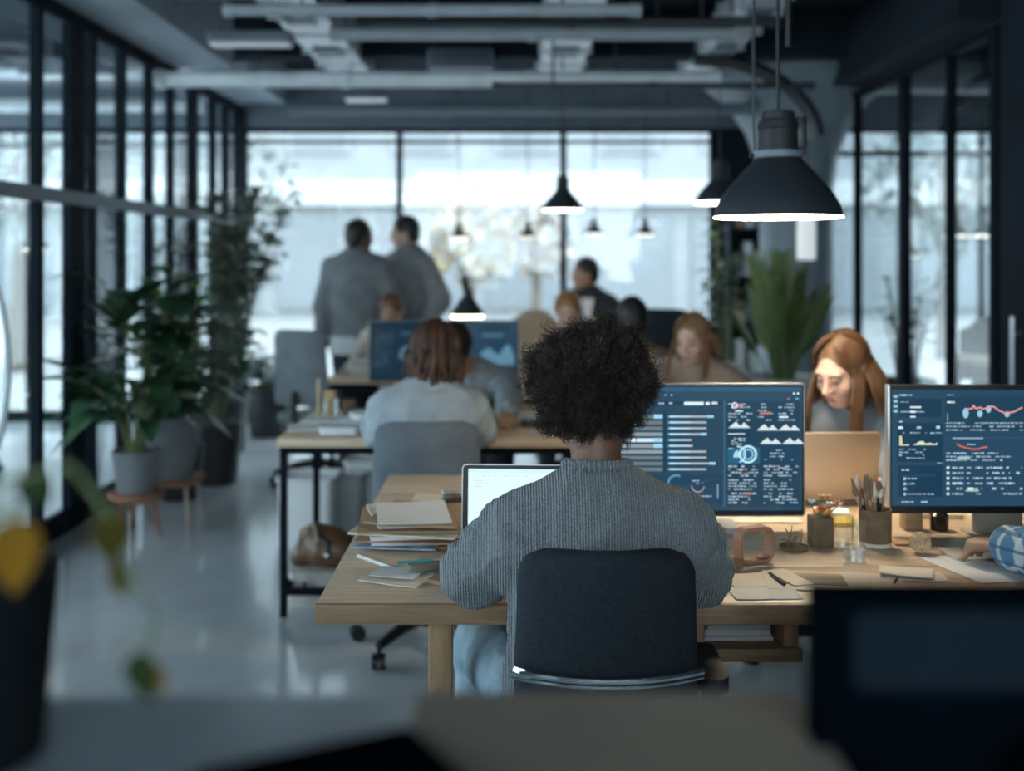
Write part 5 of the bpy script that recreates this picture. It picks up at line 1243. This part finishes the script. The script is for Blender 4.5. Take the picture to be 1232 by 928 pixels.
figure('man standing in a long grey coat facing the man in the charcoal jacket', (-.775, 8.62, 0), 128, True, 1.02, lean=0, head_face=95, head_pitch=8, hands=[(-.66, 8.44, .98), (-.92, 8.42, 1.02)], hint=[(.9, -.5, 0), (.2, -.9, -.3)], skin='light', top=M_coat, bottom=M_navy, res=.015, tt=.04, bt=.03, hem=.32, gender=1.18,
       hair=short_hair(M_hair_dark), topname='coat', seed=22, fold=.012, pelvis=(-.775, 8.62, .95), neck=(-.78, 8.62, 1.52))
figure('seated person in a cream top at the small table before the standing men', (-.87, 7.9, 0), 170, s=.98, pelvis=(-.86, 7.98, .52), neck=(-.83, 7.86, .98), head_face=175, head_pitch=25, hands=[(-.78, 7.5, .83), (-1.0, 7.5, .83)], skin='mid', top=M_paper_warm, bottom=M_navy, res=.016, tt=.02,
       hair=short_hair(mat('chestnut_hair', (.16, .07, .035), rough=.5)), topname='pullover', seed=23)
st = thing('stool', 'low stool of the seated person in the cream top', 'stool', (-.86, 7.98, 0)); MB().lathe([(0, .40), (.17, .40), (.17, .43), (0, .43)], (-.86, 7.98, 0), 20).build('seat', M_oak2, st)
for k in range(4):
    a = .785 + k * 1.5708; MB().cyl((-.86 + .17 * math.cos(a), 7.98 + .17 * math.sin(a), 0), (-.86 + .12 * math.cos(a), 7.98 + .12 * math.sin(a), .41), .012, seg=8).build('leg', M_steel, st)
# man in the dark suit far back
figure('man in a dark suit and open pale shirt seated far back by the window', (X(706, 9.1), 9.15, 0), 150, s=1.04, lean=2, pelvis=(X(706, 9.1), 9.15, .66), neck=(X(707, 9.1), 9.1, 1.20), head_face=110, head_pitch=4, skin='mid', top=mat('dark_suit', (.018, .024, .034), rough=.8), bottom=M_navy, res=.016, tt=.035, gender=1.15,
       hands=[(X(690, 8.9), 8.85, .82), (X(725, 8.9), 8.85, .82)], hair=short_hair(M_hair_dark), topname='suit_jacket', seed=24)
sf = bpy.data.objects['suit_jacket'].parent
MB().prism([(-.05, .02), (.05, .02), (.0, -.30)], (1, 0, .0), (0, .12, 1), (X(705, 9.1), 8.925, 1.16), (0, .02, 0)).build('shirt_front', M_paper, sf)
st = thing('stool', 'tall stool of the man in the dark suit', 'stool', (X(706, 9.1), 9.16, 0)); cx = X(706, 9.1)
MB().lathe([(0, .53), (.18, .53), (.18, .57), (0, .57)], (cx, 9.16, 0), 20).build('seat', M_black, st); MB().cyl((cx, 9.16, .02), (cx, 9.16, .53), .025).build('post', M_steel, st); MB().lathe([(0, 0), (.2, 0), (.19, .02), (0, .03)], (cx, 9.16, 0), 20).build('base', M_steel, st)
steel_table('table by the far window in front of the man in the dark suit', .2, 1.2, 8.2, 8.82, .75, .04, None, False)
# ---------------------------------------------------------------- right part of the second row
steel_table('oak topped table behind the first lit monitor', .55, 1.75, 5.0, 5.62, .75, .04, None, False)
M_blond = mat('light_brown_hair', (.36, .21, .11), rough=.42, var=.2, scale=20., c2=(.22, .11, .05))
figure('woman with light brown hair in beige roll-neck sweater behind the first lit monitor', (.94, 5.85, 0), 165, s=.98, pelvis=(.95, 5.95, .53), neck=(.93, 5.78, .95), headc=(.905, 5.70, 1.085), head_face=146, head_pitch=16, hands=[(1.1, 5.35, .80), (.78, 5.35, .80)], hint=[(.9, 0, -.5), (-.9, 0, -.5)], skin='light', top=mat('beige_knit', (.50, .38, .30), rough=.95, var=.15, scale=60.), bottom=M_navy,
       res=.009, tt=.024, turtle=True, face_detail=True, closed=True, hair=long_hair(M_blond, .18, 650, 6, .0032, face_gap=62, width=1.0, wave=.004), topname='sweater', seed=31)
office_chair('white shell chair behind the woman in the beige sweater', X(890, 6.4), 6.35, math.pi + .5, .42, .42, .90, mat('white_shell', (.72, .74, .75), rough=.35), chrome=False)
office_chair('dark mesh office chair by the window above the beige sweater woman', X(797, 7.9), 7.8, -.35, .46, .46, 1.16, M_fabric_navy, seat_z=.55, chrome=False)
figure('person with dark hair half hidden behind the afro hair, right side', (X(763, 6.2), 6.3, 0), 10, s=1., pelvis=(X(765, 6.2), 6.25, .52), neck=(X(764, 6.2), 6.3, .99), skin='mid', top=mat('tan_shirt', (.52, .33, .21), rough=.9), bottom=M_navy, res=.016, hands=[(X(740, 6.2), 6.6, .8), (X(790, 6.2), 6.6, .8)], hair=short_hair(M_hair_dark), topname='shirt', seed=33)
office_chair('office chair of the dark haired person behind the afro hair', X(765, 6.2), 6.2, 0, .4, .36, .86, M_fabric_grey, chrome=False, arms=())
figure('person with chestnut hair half hidden behind the afro hair, left side', (X(683, 6.9), 7.5, 0), 180, s=1., pelvis=(X(683, 7.4), 7.5, .52), neck=(X(683, 7.3), 7.38, 1.0), head_pitch=20, skin='light', top=mat('ochre_top', (.55, .36, .22), rough=.9), bottom=M_navy, res=.016, hands=[(X(660, 7.), 7.0, .8), (X(705, 7.), 7.0, .8)], hair=short_hair(mat('copper_hair', (.42, .18, .07), rough=.5)), topname='pullover', seed=34)
office_chair('chair of the chestnut haired person', X(683, 7.4), 7.56, math.pi, .4, .4, .86, M_fabric_grey, chrome=False, arms=())
def shell_chair(label, x, y, rot, m, zt=1.0, w_=.44):
    t = thing('lounge_chair', label, 'chair', (0, 0, 0)); S = SDF()
    S.cone(V(0, -.05, .45), V(0, .15, .45), .2, .2, .06, (V(0, 0, 1), .22)); S.cone(V(0, -.19, .5), V(0, -.26, zt - .16), .2, .19, .08, (V(0, 1, 0), .2))
    for q in (-1, 1): S.cone(V(q * .2, -.15, .52), V(q * .21, .12, .58), .05, .04, .06)
    vs, fs = S.mesh(.014); mesh_np('seat_shell', vs, fs, m, t)
    for a in (.785, 2.356, 3.927, 5.498): MB().cyl((math.cos(a) * .24, math.sin(a) * .24, 0), (math.cos(a) * .1, math.sin(a) * .1, .42), .014, .018, seg=8).build('leg', M_oakleg, t)
    t.location = (x, y, 0); t.rotation_euler = (0, 0, rot); return t
M_tan = mat('tan_upholstery', (.56, .43, .30), rough=.8, var=.1)
shell_chair('tan upholstered chair between the desk lamp and the afro hair', X(641, 6.7), 7.75, .1, M_tan, 1.13)
shell_chair('pale cream chair right of the tan chair, behind the afro hair', X(665, 7.2) + .36, 7.72, -.3, M_paper_warm, 1.08)
#shell_chair('pale grey round armchair on the left behind the pencil holder', -1.68, 7.95, .35, mat('pale_upholstery', (.42, .46, .49), rough=.9, var=.15), 1.02)
office_chair('grey office chair behind the small table, beside the standing men', -1.30, 7.6, -.5, .46, .5, 1.03, mat('mid_grey_fabric', (.27, .31, .34), rough=.9), chrome=False)
# ================================================================= pendant lamps
def pendant(label, x, y, zb, R, e, col, cords=1, detail=True, ztop=3.36, group='black dome pendant lamps'):
    t = thing('pendant_lamp', label, 'pendant lamp', (x, y, zb), group); h = R * .92
    MB().lathe([(R * .345, h), (R * .36, h * .98), (R * .5, h * .82), (R * .70, h * .58), (R * .86, h * .36), (R * .955, h * .17), (R * .985, h * .05), (R, 0), (R * .98, 0), (R * .965, h * .05), (R * .93, h * .17), (R * .84, h * .35), (R * .68, h * .56), (R * .47, h * .80), (R * .33, h * .95)], (x, y, zb), 48).build('shade', M_shade, t, auto=60)
    MB().lathe([(0, 0), (R * .985, 0), (R * .985, R * .03), (0, R * .03)], (x, y, zb - R * .012), 40).build('diffuser', glow(col, e), t)
    MB().lathe([(0, h * .96), (R * .36, h * .96), (R * .37, h * 1.10), (R * .31, h * 1.12), (R * .30, h * 1.48), (R * .32, h * 1.50), (R * .30, h * 1.62), (R * .26, h * 1.64), (R * .25, h * 1.78), (R * .08, h * 1.82), (0, h * 1.82)], (x, y, zb), 28).build('socket_housing', M_blackm, t)
    if detail:
        MB().lathe([(R * .375, h * 1.0), (R * .385, h * 1.0), (R * .385, h * 1.11), (R * .375, h * 1.11)], (x, y, zb), 28, close=True).build('collar_band', mat('grey_band', (.2, .24, .27), rough=.5), t)
        MB().box((x + R * .36, y, zb + h * 1.42), (R * .16, R * .12, h * .55), bev=.004).box((x + R * .40, y, zb + h * 1.2), (R * .06, R * .06, h * .3), bev=.003).build('clamp', M_black, t)
        MB().cyl((x - R * .44, y, zb + h * 1.04), (x - R * .36, y, zb + h * 1.04), .008, seg=8).build('thumb_screw', M_black, t)
    c = MB().cyl((x, y, zb + h * 1.8), (x, y, ztop), .006 if detail else .005, seg=8)
    if cords > 1: c.cyl((x + .035, y + .01, zb + h * 2.9), (x + .035, y + .01, ztop), .010, seg=8).tube([(x - R * .36, y, zb + h * 1.1), (x - R * .38, y, zb + h * 1.6), (x - R * .37, y, ztop)], .0035, 6)
    c.build('cord', M_black, t); return t
pd = 3.5
pendant('large black dome pendant hanging low over the oak desk', X(936, pd), pd, Z(261, pd), .197, 31., (1., .84, .60), 3)
pendant('medium black dome pendant left of the large one, in front of the far window', X(677, 8.2), 8.2, Z(253, 8.2), .152, 7., (1., .93, .82), 1, False)
pendant('black dome pendant half hidden behind the large one', X(866, 8.2), 8.2, Z(244, 8.2), .185, 7., (1., .93, .82), 1, False)
for px, py, lb in ((552, 287, 'small lit pendant above the desk lamp, near the far window'), (635, 286, 'small pendant left of the medium black pendant and below it'), (715, 282, 'small pendant right of the medium black pendant and below it'), (776, 283, 'small pendant between the two right dome pendants')):
    pendant(lb, X(px, 10.0), 10.0, Z(py, 10.0), .085, 9. if px == 552 else 5., (1., .9, .75), 1, False, group='small pendants by the far window')
for px, d, py, lb in ((42, 8.2, 300, 'small pendant in the left side room'), (1150, 9.4, 284, 'left small pendant in the right side room'), (1183, 9.4, 284, 'right small pendant in the right side room'), (1093, 9.8, 308, 'small pendant behind the right glass, low one')):
    pendant(lb, X(px, d), d, Z(py, d), .10, 8., (1., .9, .75), 1, False, group='small pendants in the side rooms')
# ================================================================= side rooms
steel_table('wooden table in the right side room', 3.3, 5.0, 7.6, 8.5, .78, .05, None, False)
figure('dark clothed person sitting at the table in the right side room', (3.75, 8.75, 0), 180, s=1., pelvis=(3.75, 8.8, .52), neck=(3.74, 8.72, 1.02), skin='mid', top=M_jacket, bottom=M_navy, res=.017, hands=[(3.9, 8.4, .82), (3.6, 8.4, .82)], hair=short_hair(mat('blond_short', (.5, .32, .16), rough=.5)), topname='jacket', seed=41)
office_chair('office chair in the right side room behind its table', 3.75, 8.86, math.pi, .42, .42, .95, M_fabric_navy, chrome=False)
office_chair('dark office chair at the right end of the side room table', 4.35, 8.85, math.pi + .4, .42, .44, 1.05, M_fabric_navy, chrome=False)
steel_table('wooden table in the left side room', -5.6, -3.3, 6.3, 7.2, .74, .05, mat('orange_wood', (.55, .27, .14), rough=.5), False)
figure('dark clothed person in the left side room', (-3.75, 7.6, 0), 170, s=1., pelvis=(-3.75, 7.65, .52), neck=(-3.76, 7.56, 1.02), skin='mid', top=M_jacket, bottom=M_navy, res=.017, hands=[(-3.6, 7.0, .8), (-3.9, 7.0, .8)], hair=short_hair(M_hair_dark), topname='jacket', seed=42)
office_chair('office chair in the left side room', -3.75, 7.7, math.pi, .42, .42, .95, M_fabric_navy, chrome=False)
t = thing('standing_mirror', 'tall white rimmed oval mirror behind the left glass partition', 'mirror', (-2.95, 5.9, 0)); pts = [V(-2.84 + .19 * math.cos(a), 5.98 + .0 * math.sin(a), .93 + .58 * math.sin(a)) for a in np.linspace(0, 6.2832, 40)[:-1]]
MB().tube(pts, .02, 8, closed=True).build('rim', M_paper, t)
MB().prism([(.18 * math.cos(a), .57 * math.sin(a)) for a in np.linspace(0, 6.2832, 40)[:-1]], (1, 0, 0), (0, 0, 1), (-2.84, 5.985, .93), (0, .01, 0)).build('mirror_glass', mat('mirror_silver', (.7, .75, .78), rough=.12, metal=1.), t)
MB().box((-2.84, 6.0, .17), (.05, .05, .34), bev=.004).box((-2.84, 6.0, .012), (.34, .3, .022), bev=.004).build('foot', M_paper, t)
# ================================================================= dark shelving right of the window
t = thing('bookcase', 'dark open bookcase between the far window and the round column', 'bookcase', (2.2, 10.1, 0)); bx0, bx1, by0, by1 = 1.92, 2.68, 10.05, 10.38
for x in (bx0 + .015, bx1 - .015): MB().box((x, (by0 + by1) / 2, 1.1), (.03, by1 - by0, 2.2), bev=.002).build('side_panel', M_wall, t)
for k in range(6): MB().box(((bx0 + bx1) / 2, (by0 + by1) / 2, .03 + k * .43), (bx1 - bx0 - .06, by1 - by0, .025), bev=.002).build('shelf', M_wall, t)
MB().box(((bx0 + bx1) / 2, by1 - .006, 1.1), (bx1 - bx0 - .06, .01, 2.2)).build('back_panel', M_wall, t)
rd = random.Random(5)
for k in range(1, 5):
    xx = bx0 + .06; j = 0
    while xx < bx1 - .12 and j < 5:
        w_ = rd.uniform(.04, .11); h = rd.uniform(.2, .33)
        tag(MB().box((xx + w_ / 2, 10.2, .0435 + k * .43 + h / 2), (w_, .22, h), bev=.003).build('storage_file', (M_paper, M_frame_grey, M_pipe, M_kraft)[rd.randrange(4)]), ('%s file on the %s shelf of the dark bookcase' % (('first', 'second', 'third', 'fourth', 'fifth')[j], ('lower', 'middle', 'upper', 'top')[k - 1])), 'file', 'files in the dark bookcase'); xx += w_ + rd.uniform(.01, .06); j += 1
tag(MB().box((X(972, 8.9), 8.95, Z(287, 8.9)), (.13, .08, .33), bev=.01).build('wall_lamp', glow((.85, .93, 1.), .4)), 'pale rectangular lamp hanging in front of the round column', 'lamp')
tag(MB().cyl((X(972, 8.9), 8.95, Z(262, 8.9)), (X(972, 8.9), 8.95, 3.38), .006, seg=6).build('lamp_cord', M_black), 'cord that carries the pale rectangular lamp', 'cord')
# ================================================================= plants
M_leafd = mat('deep_green_leaf', (.055, .13, .055), rough=.35, var=.3, scale=6., c2=(.02, .06, .035)); M_leafg = mat('fresh_green_leaf', (.14, .26, .05), rough=.4, var=.3, scale=5., c2=(.07, .15, .04)); M_leafp = mat('grey_green_leaf', (.17, .24, .17), rough=.5, var=.25, scale=5.)
M_leafpale = mat('silver_leaf', (.60, .66, .64), rough=.6, var=.15); M_soil = mat('soil', (.05, .035, .025), rough=1.)
M_potd = mat('dark_planter', (.022, .026, .032), rough=.55); M_potg = mat('grey_planter', (.17, .185, .20), rough=.7, var=.1); M_potw = mat('white_planter', (.62, .65, .67), rough=.5); M_terra = mat('terracotta', (.27, .12, .07), rough=.8)
M_stem = mat('green_stem', (.13, .18, .07), rough=.6)
def pot(t, x, y, z, r0, r1, h, m):
    MB().lathe([(0, 0), (r0, 0), (r1, h), (r1 * .92, h), (r1 * .88, h * .86), (0, h * .86)], (x, y, z), 32).build('pot', m, t, auto=50)
    MB().lathe([(0, h * .862), (r1 * .87, h * .862), (r1 * .6, h * .9), (0, h * .91)], (x, y, z), 24).build('soil', M_soil, t)
def leafy(name, label, x, y, z, r0, r1, h, pm, lm, seed, stems, L, W, spread, height, per=9, droop=.35, bunch=.25, lean=(0, 0), up=.4, lean_top=0.):
    t = thing(name, label, 'plant', (x, y, z)); rd = random.Random(seed)
    if pm: pot(t, x, y, z, r0, r1, h, pm)
    st = MB(); lf = MB()
    for i in range(stems):
        a = rd.uniform(0, 6.28); q = spread * rd.uniform(.2, 1.); hh = height * rd.uniform(.55, 1.)
        b = V(x + math.cos(a) * r1 * .3, y + math.sin(a) * r1 * .3, z + h * .86); e = V(x + math.cos(a) * q + lean[0], y + math.sin(a) * q + lean[1], z + h + hh); m_ = (b + e) / 2 + V(-math.cos(a) * q * .25, -math.sin(a) * q * .25, hh * .12)
        pts = [b * (1 - u) ** 2 + m_ * 2 * u * (1 - u) + e * u * u for u in np.linspace(0, 1, 7)]; st.tube(pts, list(np.linspace(.011, .004, 7)), 6)
        for j in range(per):
            u = rd.uniform(bunch, 1.); p = b * (1 - u) ** 2 + m_ * 2 * u * (1 - u) + e * u * u; a2 = rd.uniform(0, 6.28); dv = V(math.cos(a2), math.sin(a2), up + rd.uniform(-.4, .5)); k = rd.uniform(.65, 1.15)
            pe = p + dv.normalized() * L * .25; st.tube([p, pe], .003, 4); lf.leaf(pe, dv, V(0, 0, 1), L * k, W * k, droop * rd.uniform(.5, 1.5), n=5)
    st.build('stem', M_bark if lm is M_leafp else M_stem, t); lf.build('foliage', lm, t, recalc=False); return t
# tall small-leaved tree in a dark pot by the far left corner
px = X(322, 8.9)
leafy('ficus_tree', 'tall small leaved tree by the left glass, in front of the far window', X(268, 8.8), 8.8, 0, .17, .2, .40, M_potd, M_leafp, 3, 18, .17, .085, .44, 1.66, 34, .3, .45, (.20, 0))
leafy('ficus_tree', 'thin tree behind the broad leaved plant, against the left glass', X(205, 7.9), 7.9, 0, .16, .19, .4, M_potd, M_leafp, 4, 8, .12, .06, .26, 1.25, 20, .3, .3, (0, .1))
leafy('leafy_shrub', 'pale silvery bush in the large black planter', X(325, 9.6), 9.6, 0, .17, .2, .42, M_potd, M_leafpale, 5, 22, .15, .08, .24, .30, 12, .5, .3)
# grey conical pot on a wooden stand with large leaves
x, y = X(203, 6.5) - .02, 6.55; t = thing('plant_stand', 'low wooden plant stand with thin legs beside the left glass', 'plant stand', (x, y, 0))
MB().prism(rrect(.36, .32, .03, 4), (1, 0, 0), (0, 1, 0), (x, y, .205), (0, 0, .028)).build('stand_top', M_terra, t)
for sx in (-.15, .15):
    for sy in (-.13, .13): MB().cyl((x + sx, y + sy, 0), (x + sx * .92, y + sy * .92, .206), .010, seg=8).build('leg', mat('pale_wood_leg', (.5, .38, .3), rough=.6), t)
leafy('broad_leaf_plant', 'broad leaved rubber plant in a grey conical pot on the wooden stand', x + .02, y, .2335, .11, .19, .36, M_potg, M_leafd, 8, 13, .32, .17, .42, .86, 6, .35, .3, (-.03, -.1))
leafy('broad_leaf_plant', 'low plant with long drooping leaves at the foot of the left glass', X(160, 6.1), 6.15, .24, .10, .13, .22, M_potg, M_leafd, 12, 12, .42, .16, .26, .40, 4, .5, .45, (.02, 0))
t = thing('plant_stand', 'small terracotta coloured stool under the low plant with drooping leaves', 'plant stand', (X(160, 6.1), 6.15, 0)); x, y = X(160, 6.1), 6.15
MB().lathe([(0, .20), (.15, .20), (.155, .22), (.15, .239), (0, .239)], (x, y, 0), 24).build('stand_top', M_terra, t)
for k in range(3): MB().cyl((x + .13 * math.cos(k * 2.1), y + .13 * math.sin(k * 2.1), 0), (x + .1 * math.cos(k * 2.1), y + .1 * math.sin(k * 2.1), .205), .011, seg=8).build('leg', M_terra, t)
leafy('broad_leaf_plant', 'dark leaved plant in a black pot behind the grey conical pot', X(262, 7.7), 7.6, 0, .15, .19, .40, M_potd, M_leafd, 14, 14, .20, .085, .34, .72, 9, .5, .3)
# bright leaves of a climbing plant near the glass
leafy('broad_leaf_plant', 'upright plant with a few bright green leaves beside the left glass', X(222, 7.2), 7.1, 0, .12, .15, .34, M_potd, M_leafg, 21, 5, .17, .12, .20, 1.12, 4, .2, .75)
#leafy('flowering_plant', 'small plant in a terracotta pot left of the wooden stand', X(128, 6.7) + .02, 6.78, 0, .10, .14, .26, M_terra, M_leafpale, 22, 9, .10, .06, .14, .24, 8, .3, .3)
# palm in a white planter
x, y = X(940, 7.1), 7.1; t = thing('potted_palm', 'green palm in a white planter beneath the large black pendant', 'plant', (x, y, 0)); pot(t, x, y, 0, .22, .27, .76, M_potw)
rd = random.Random(7); st = MB(); lf = MB()
for i in range(26):
    a = rd.uniform(0, 6.28); q = rd.uniform(.05, .34); hh = rd.uniform(.35, .78); b = V(x + math.cos(a) * .05, y + math.sin(a) * .05, .66); e = V(x + math.cos(a) * q, y + math.sin(a) * q, .72 + hh); m_ = (b + e) / 2 + V(0, 0, hh * .2)
    C = lambda u: b * (1 - u) ** 2 + m_ * 2 * u * (1 - u) + e * u * u; st.tube([C(u) for u in np.linspace(0, 1, 7)], list(np.linspace(.009, .002, 7)), 5)
    tn = (e - b).normalized(); sd = tn.cross(V(math.cos(a), math.sin(a), .01)).normalized()
    for j in range(13):
        u = .35 + .65 * j / 12; p = C(u)
        for s_ in (-1, 1): lf.leaf(p, tn * .9 + sd * s_ * .55, V(math.cos(a), math.sin(a), .3), .22 * (1.1 - .5 * u), .022, .25, n=3)
st.build('frond_stem', M_stem, t); lf.build('fronds', mat('palm_leaf', (.14, .19, .05), rough=.45, var=.25, scale=4., c2=(.06, .11, .035)), t, recalc=False)
leafy('ficus_tree', 'dark leaved plant reaching up beside the round column', X(880, 8.2), 8.6, 0, .18, .22, .5, M_potd, M_leafd, 31, 8, .16, .08, .26, 1.32, 10, .35, .55, (-.02, 0))
leafy('leafy_shrub', 'green bush behind the glass of the right side room', 3.25, 9.4, 0, .2, .25, .5, M_potd, M_leafp, 33, 10, .15, .07, .3, .9, 12, .3, .3)

# ================================================================= foreground counter, very close and out of focus
CZ = 1.15
mat('deep_black', (.0015, .003, .005), rough=.8, spec=.0)
t = thing('counter', 'high grey counter across the bottom edge of the picture', 'counter', (-.3, .55, 0))
M_counter = mat('grey_laminate', (.30, .37, .43), rough=.35, var=.08, scale=6.)
MB().box((-.34, .60, CZ - .02), (1.10, .62, .04), bev=.004).build('countertop', M_counter, t)
MB().box((-.34, .60, .555), (1.0, .5, 1.11), bev=.004).build('cabinet', M_wall, t)
tag(MB().prism(rrect(.30, .30, .01, 4), (1, 0, 0), (0, 1, 0), (.075, .755, CZ + .0005), (0, 0, .004)).build('desk_mat', mat('tan_leather_mat', (.28, .235, .19), rough=.7, var=.12, scale=5.)), 'tan leather mat on the right part of the high grey counter', 'mat')
nb = thing('notebook', 'black notebook lying diagonally on the high grey counter', 'notebook', (-.09, .71, CZ)); M = Matrix.Translation((-.09, .665, CZ + .005)) @ Matrix.Rotation(.5, 4, 'Z')
place_mb(MB().prism(rrect(.15, .20, .008, 4), (1, 0, 0), (0, 1, 0), (0, 0, .001), (0, 0, .003)), M).build('cover', MATS['deep_black'], nb); place_mb(MB().box((0, 0, .011), (.144, .194, .012)), M).build('pages', mat('grey_pages', (.03, .03, .03), rough=.8), nb, False); place_mb(MB().prism(rrect(.15, .20, .008, 4), (1, 0, 0), (0, 1, 0), (0, 0, .0175), (0, 0, .003)), M).build('front_cover', MATS['deep_black'], nb)
# monitor back on a lower side desk
t = thing('side_desk', 'low dark side desk at the right of the high counter, carrying the black monitor', 'desk', (.56, .80, 0))
MB().box((.56, .80, .73), (.60, .36, .03), bev=.003).build('desktop', M_wall, t)
for sx in (-.28, .28):
    for sy in (-.15, .15): MB().box((.56 + sx, .80 + sy, .357), (.03, .03, .714)).build('leg', M_frame, t, False)
t = thing('computer_monitor', 'black monitor seen from behind, blurred in the lower right corner', 'monitor', (.50, .80, .745))
dm = .80; zt = Z(713, dm); x0 = X(982, dm); wv = .56; xc = x0 + wv / 2
MB().prism(rrect(wv, .37, .008, 4), (1, 0, 0), (0, 0, 1), (xc, dm, zt - .185), (0, .03, 0)).build('housing', mat('deep_black', (.0015, .003, .005), rough=.8, spec=.0), t)
MB().prism(rrect(wv - .05, .055, .01, 4), (1, 0, 0), (0, 0, 1), (xc, dm - .004, zt - .04), (0, .005, 0)).build('top_band', mat('blue_black_plastic', (.005, .011, .017), rough=.7, spec=.05), t)
MB().prism(rrect(.3, .24, .02, 4), (1, 0, 0), (0, 0, 1), (xc, dm - .03, zt - .22), (0, .03, 0)).build('rear_cover', MATS['deep_black'], t)
MB().box((xc, dm + .01, .83), (.08, .03, .2), bev=.004).build('stand_neck', M_black, t)
MB().prism(rrect(.24, .18, .02, 4), (1, 0, 0), (0, 1, 0), (xc, dm, .7455), (0, 0, .01)).build('stand_foot', M_black, t)
# pot plant on the counter at far left, with trailing stems
t = thing('potted_plant', 'dark pot with thin stems and yellowing leaves, blurred at the left edge', 'plant', (-.42, .80, CZ)); px_, py_ = -.405, .80
MB().lathe([(0, .0005), (.072, .0005), (.085, .13), (.079, .13), (.075, .115), (0, .115)], (px_, py_, CZ), 28).build('pot', mat('near_black_pot', (.006, .009, .012), rough=.8, spec=.1), t); MB().lathe([(0, .116), (.074, .116), (.05, .122), (0, .124)], (px_, py_, CZ), 20).build('soil', M_soil, t)
st = MB(); M_y = mat('yellow_leaf', (.20, .105, .01), rough=.9, spec=.1, var=.2); M_ol = mat('olive_leaf', (.05, .043, .008), rough=.9, spec=.1, var=.2)
def stem(ends, r=.0022): st.tube(ends, r, 6)
b = V(px_ + .01, py_, CZ + .11)
stem([b, V(-.37, .79, CZ + .19), P(85, 560, .78), P(118, 600, .78), P(132, 625, .78)]); stem([b, V(-.39, .77, CZ + .16), P(30, 610, .76), P(22, 640, .76)]); stem([P(118, 600, .78), P(150, 690, .785), P(190, 740, .79), P(175, 795, .80)], .0016)
st.build('stem', M_stem, t)
for (px, py, d, L, W, dv, mm) in ((130, 612, .78, .034, .028, (.2, -.2, -1), M_ol), (18, 622, .76, .042, .034, (.1, -.2, -1), M_y), (138, 672, .785, .024, .016, (.3, 0, -1), M_ol), (160, 785, .80, .032, .022, (.5, -.2, -.8), mat('near_dark_leaf', (.02, .035, .012), rough=.9, spec=.1)), (178, 800, .80, .020, .014, (.6, 0, -.8), M_y), (60, 600, .77, .03, .02, (-.5, .1, .3), MATS['near_dark_leaf'])):
    lf = MB(); lf.leaf(P(px, py, d), V(*dv), V(.2, -1, .2), L, W, .2, n=6); lf.build('leaf', mm, t, recalc=False)
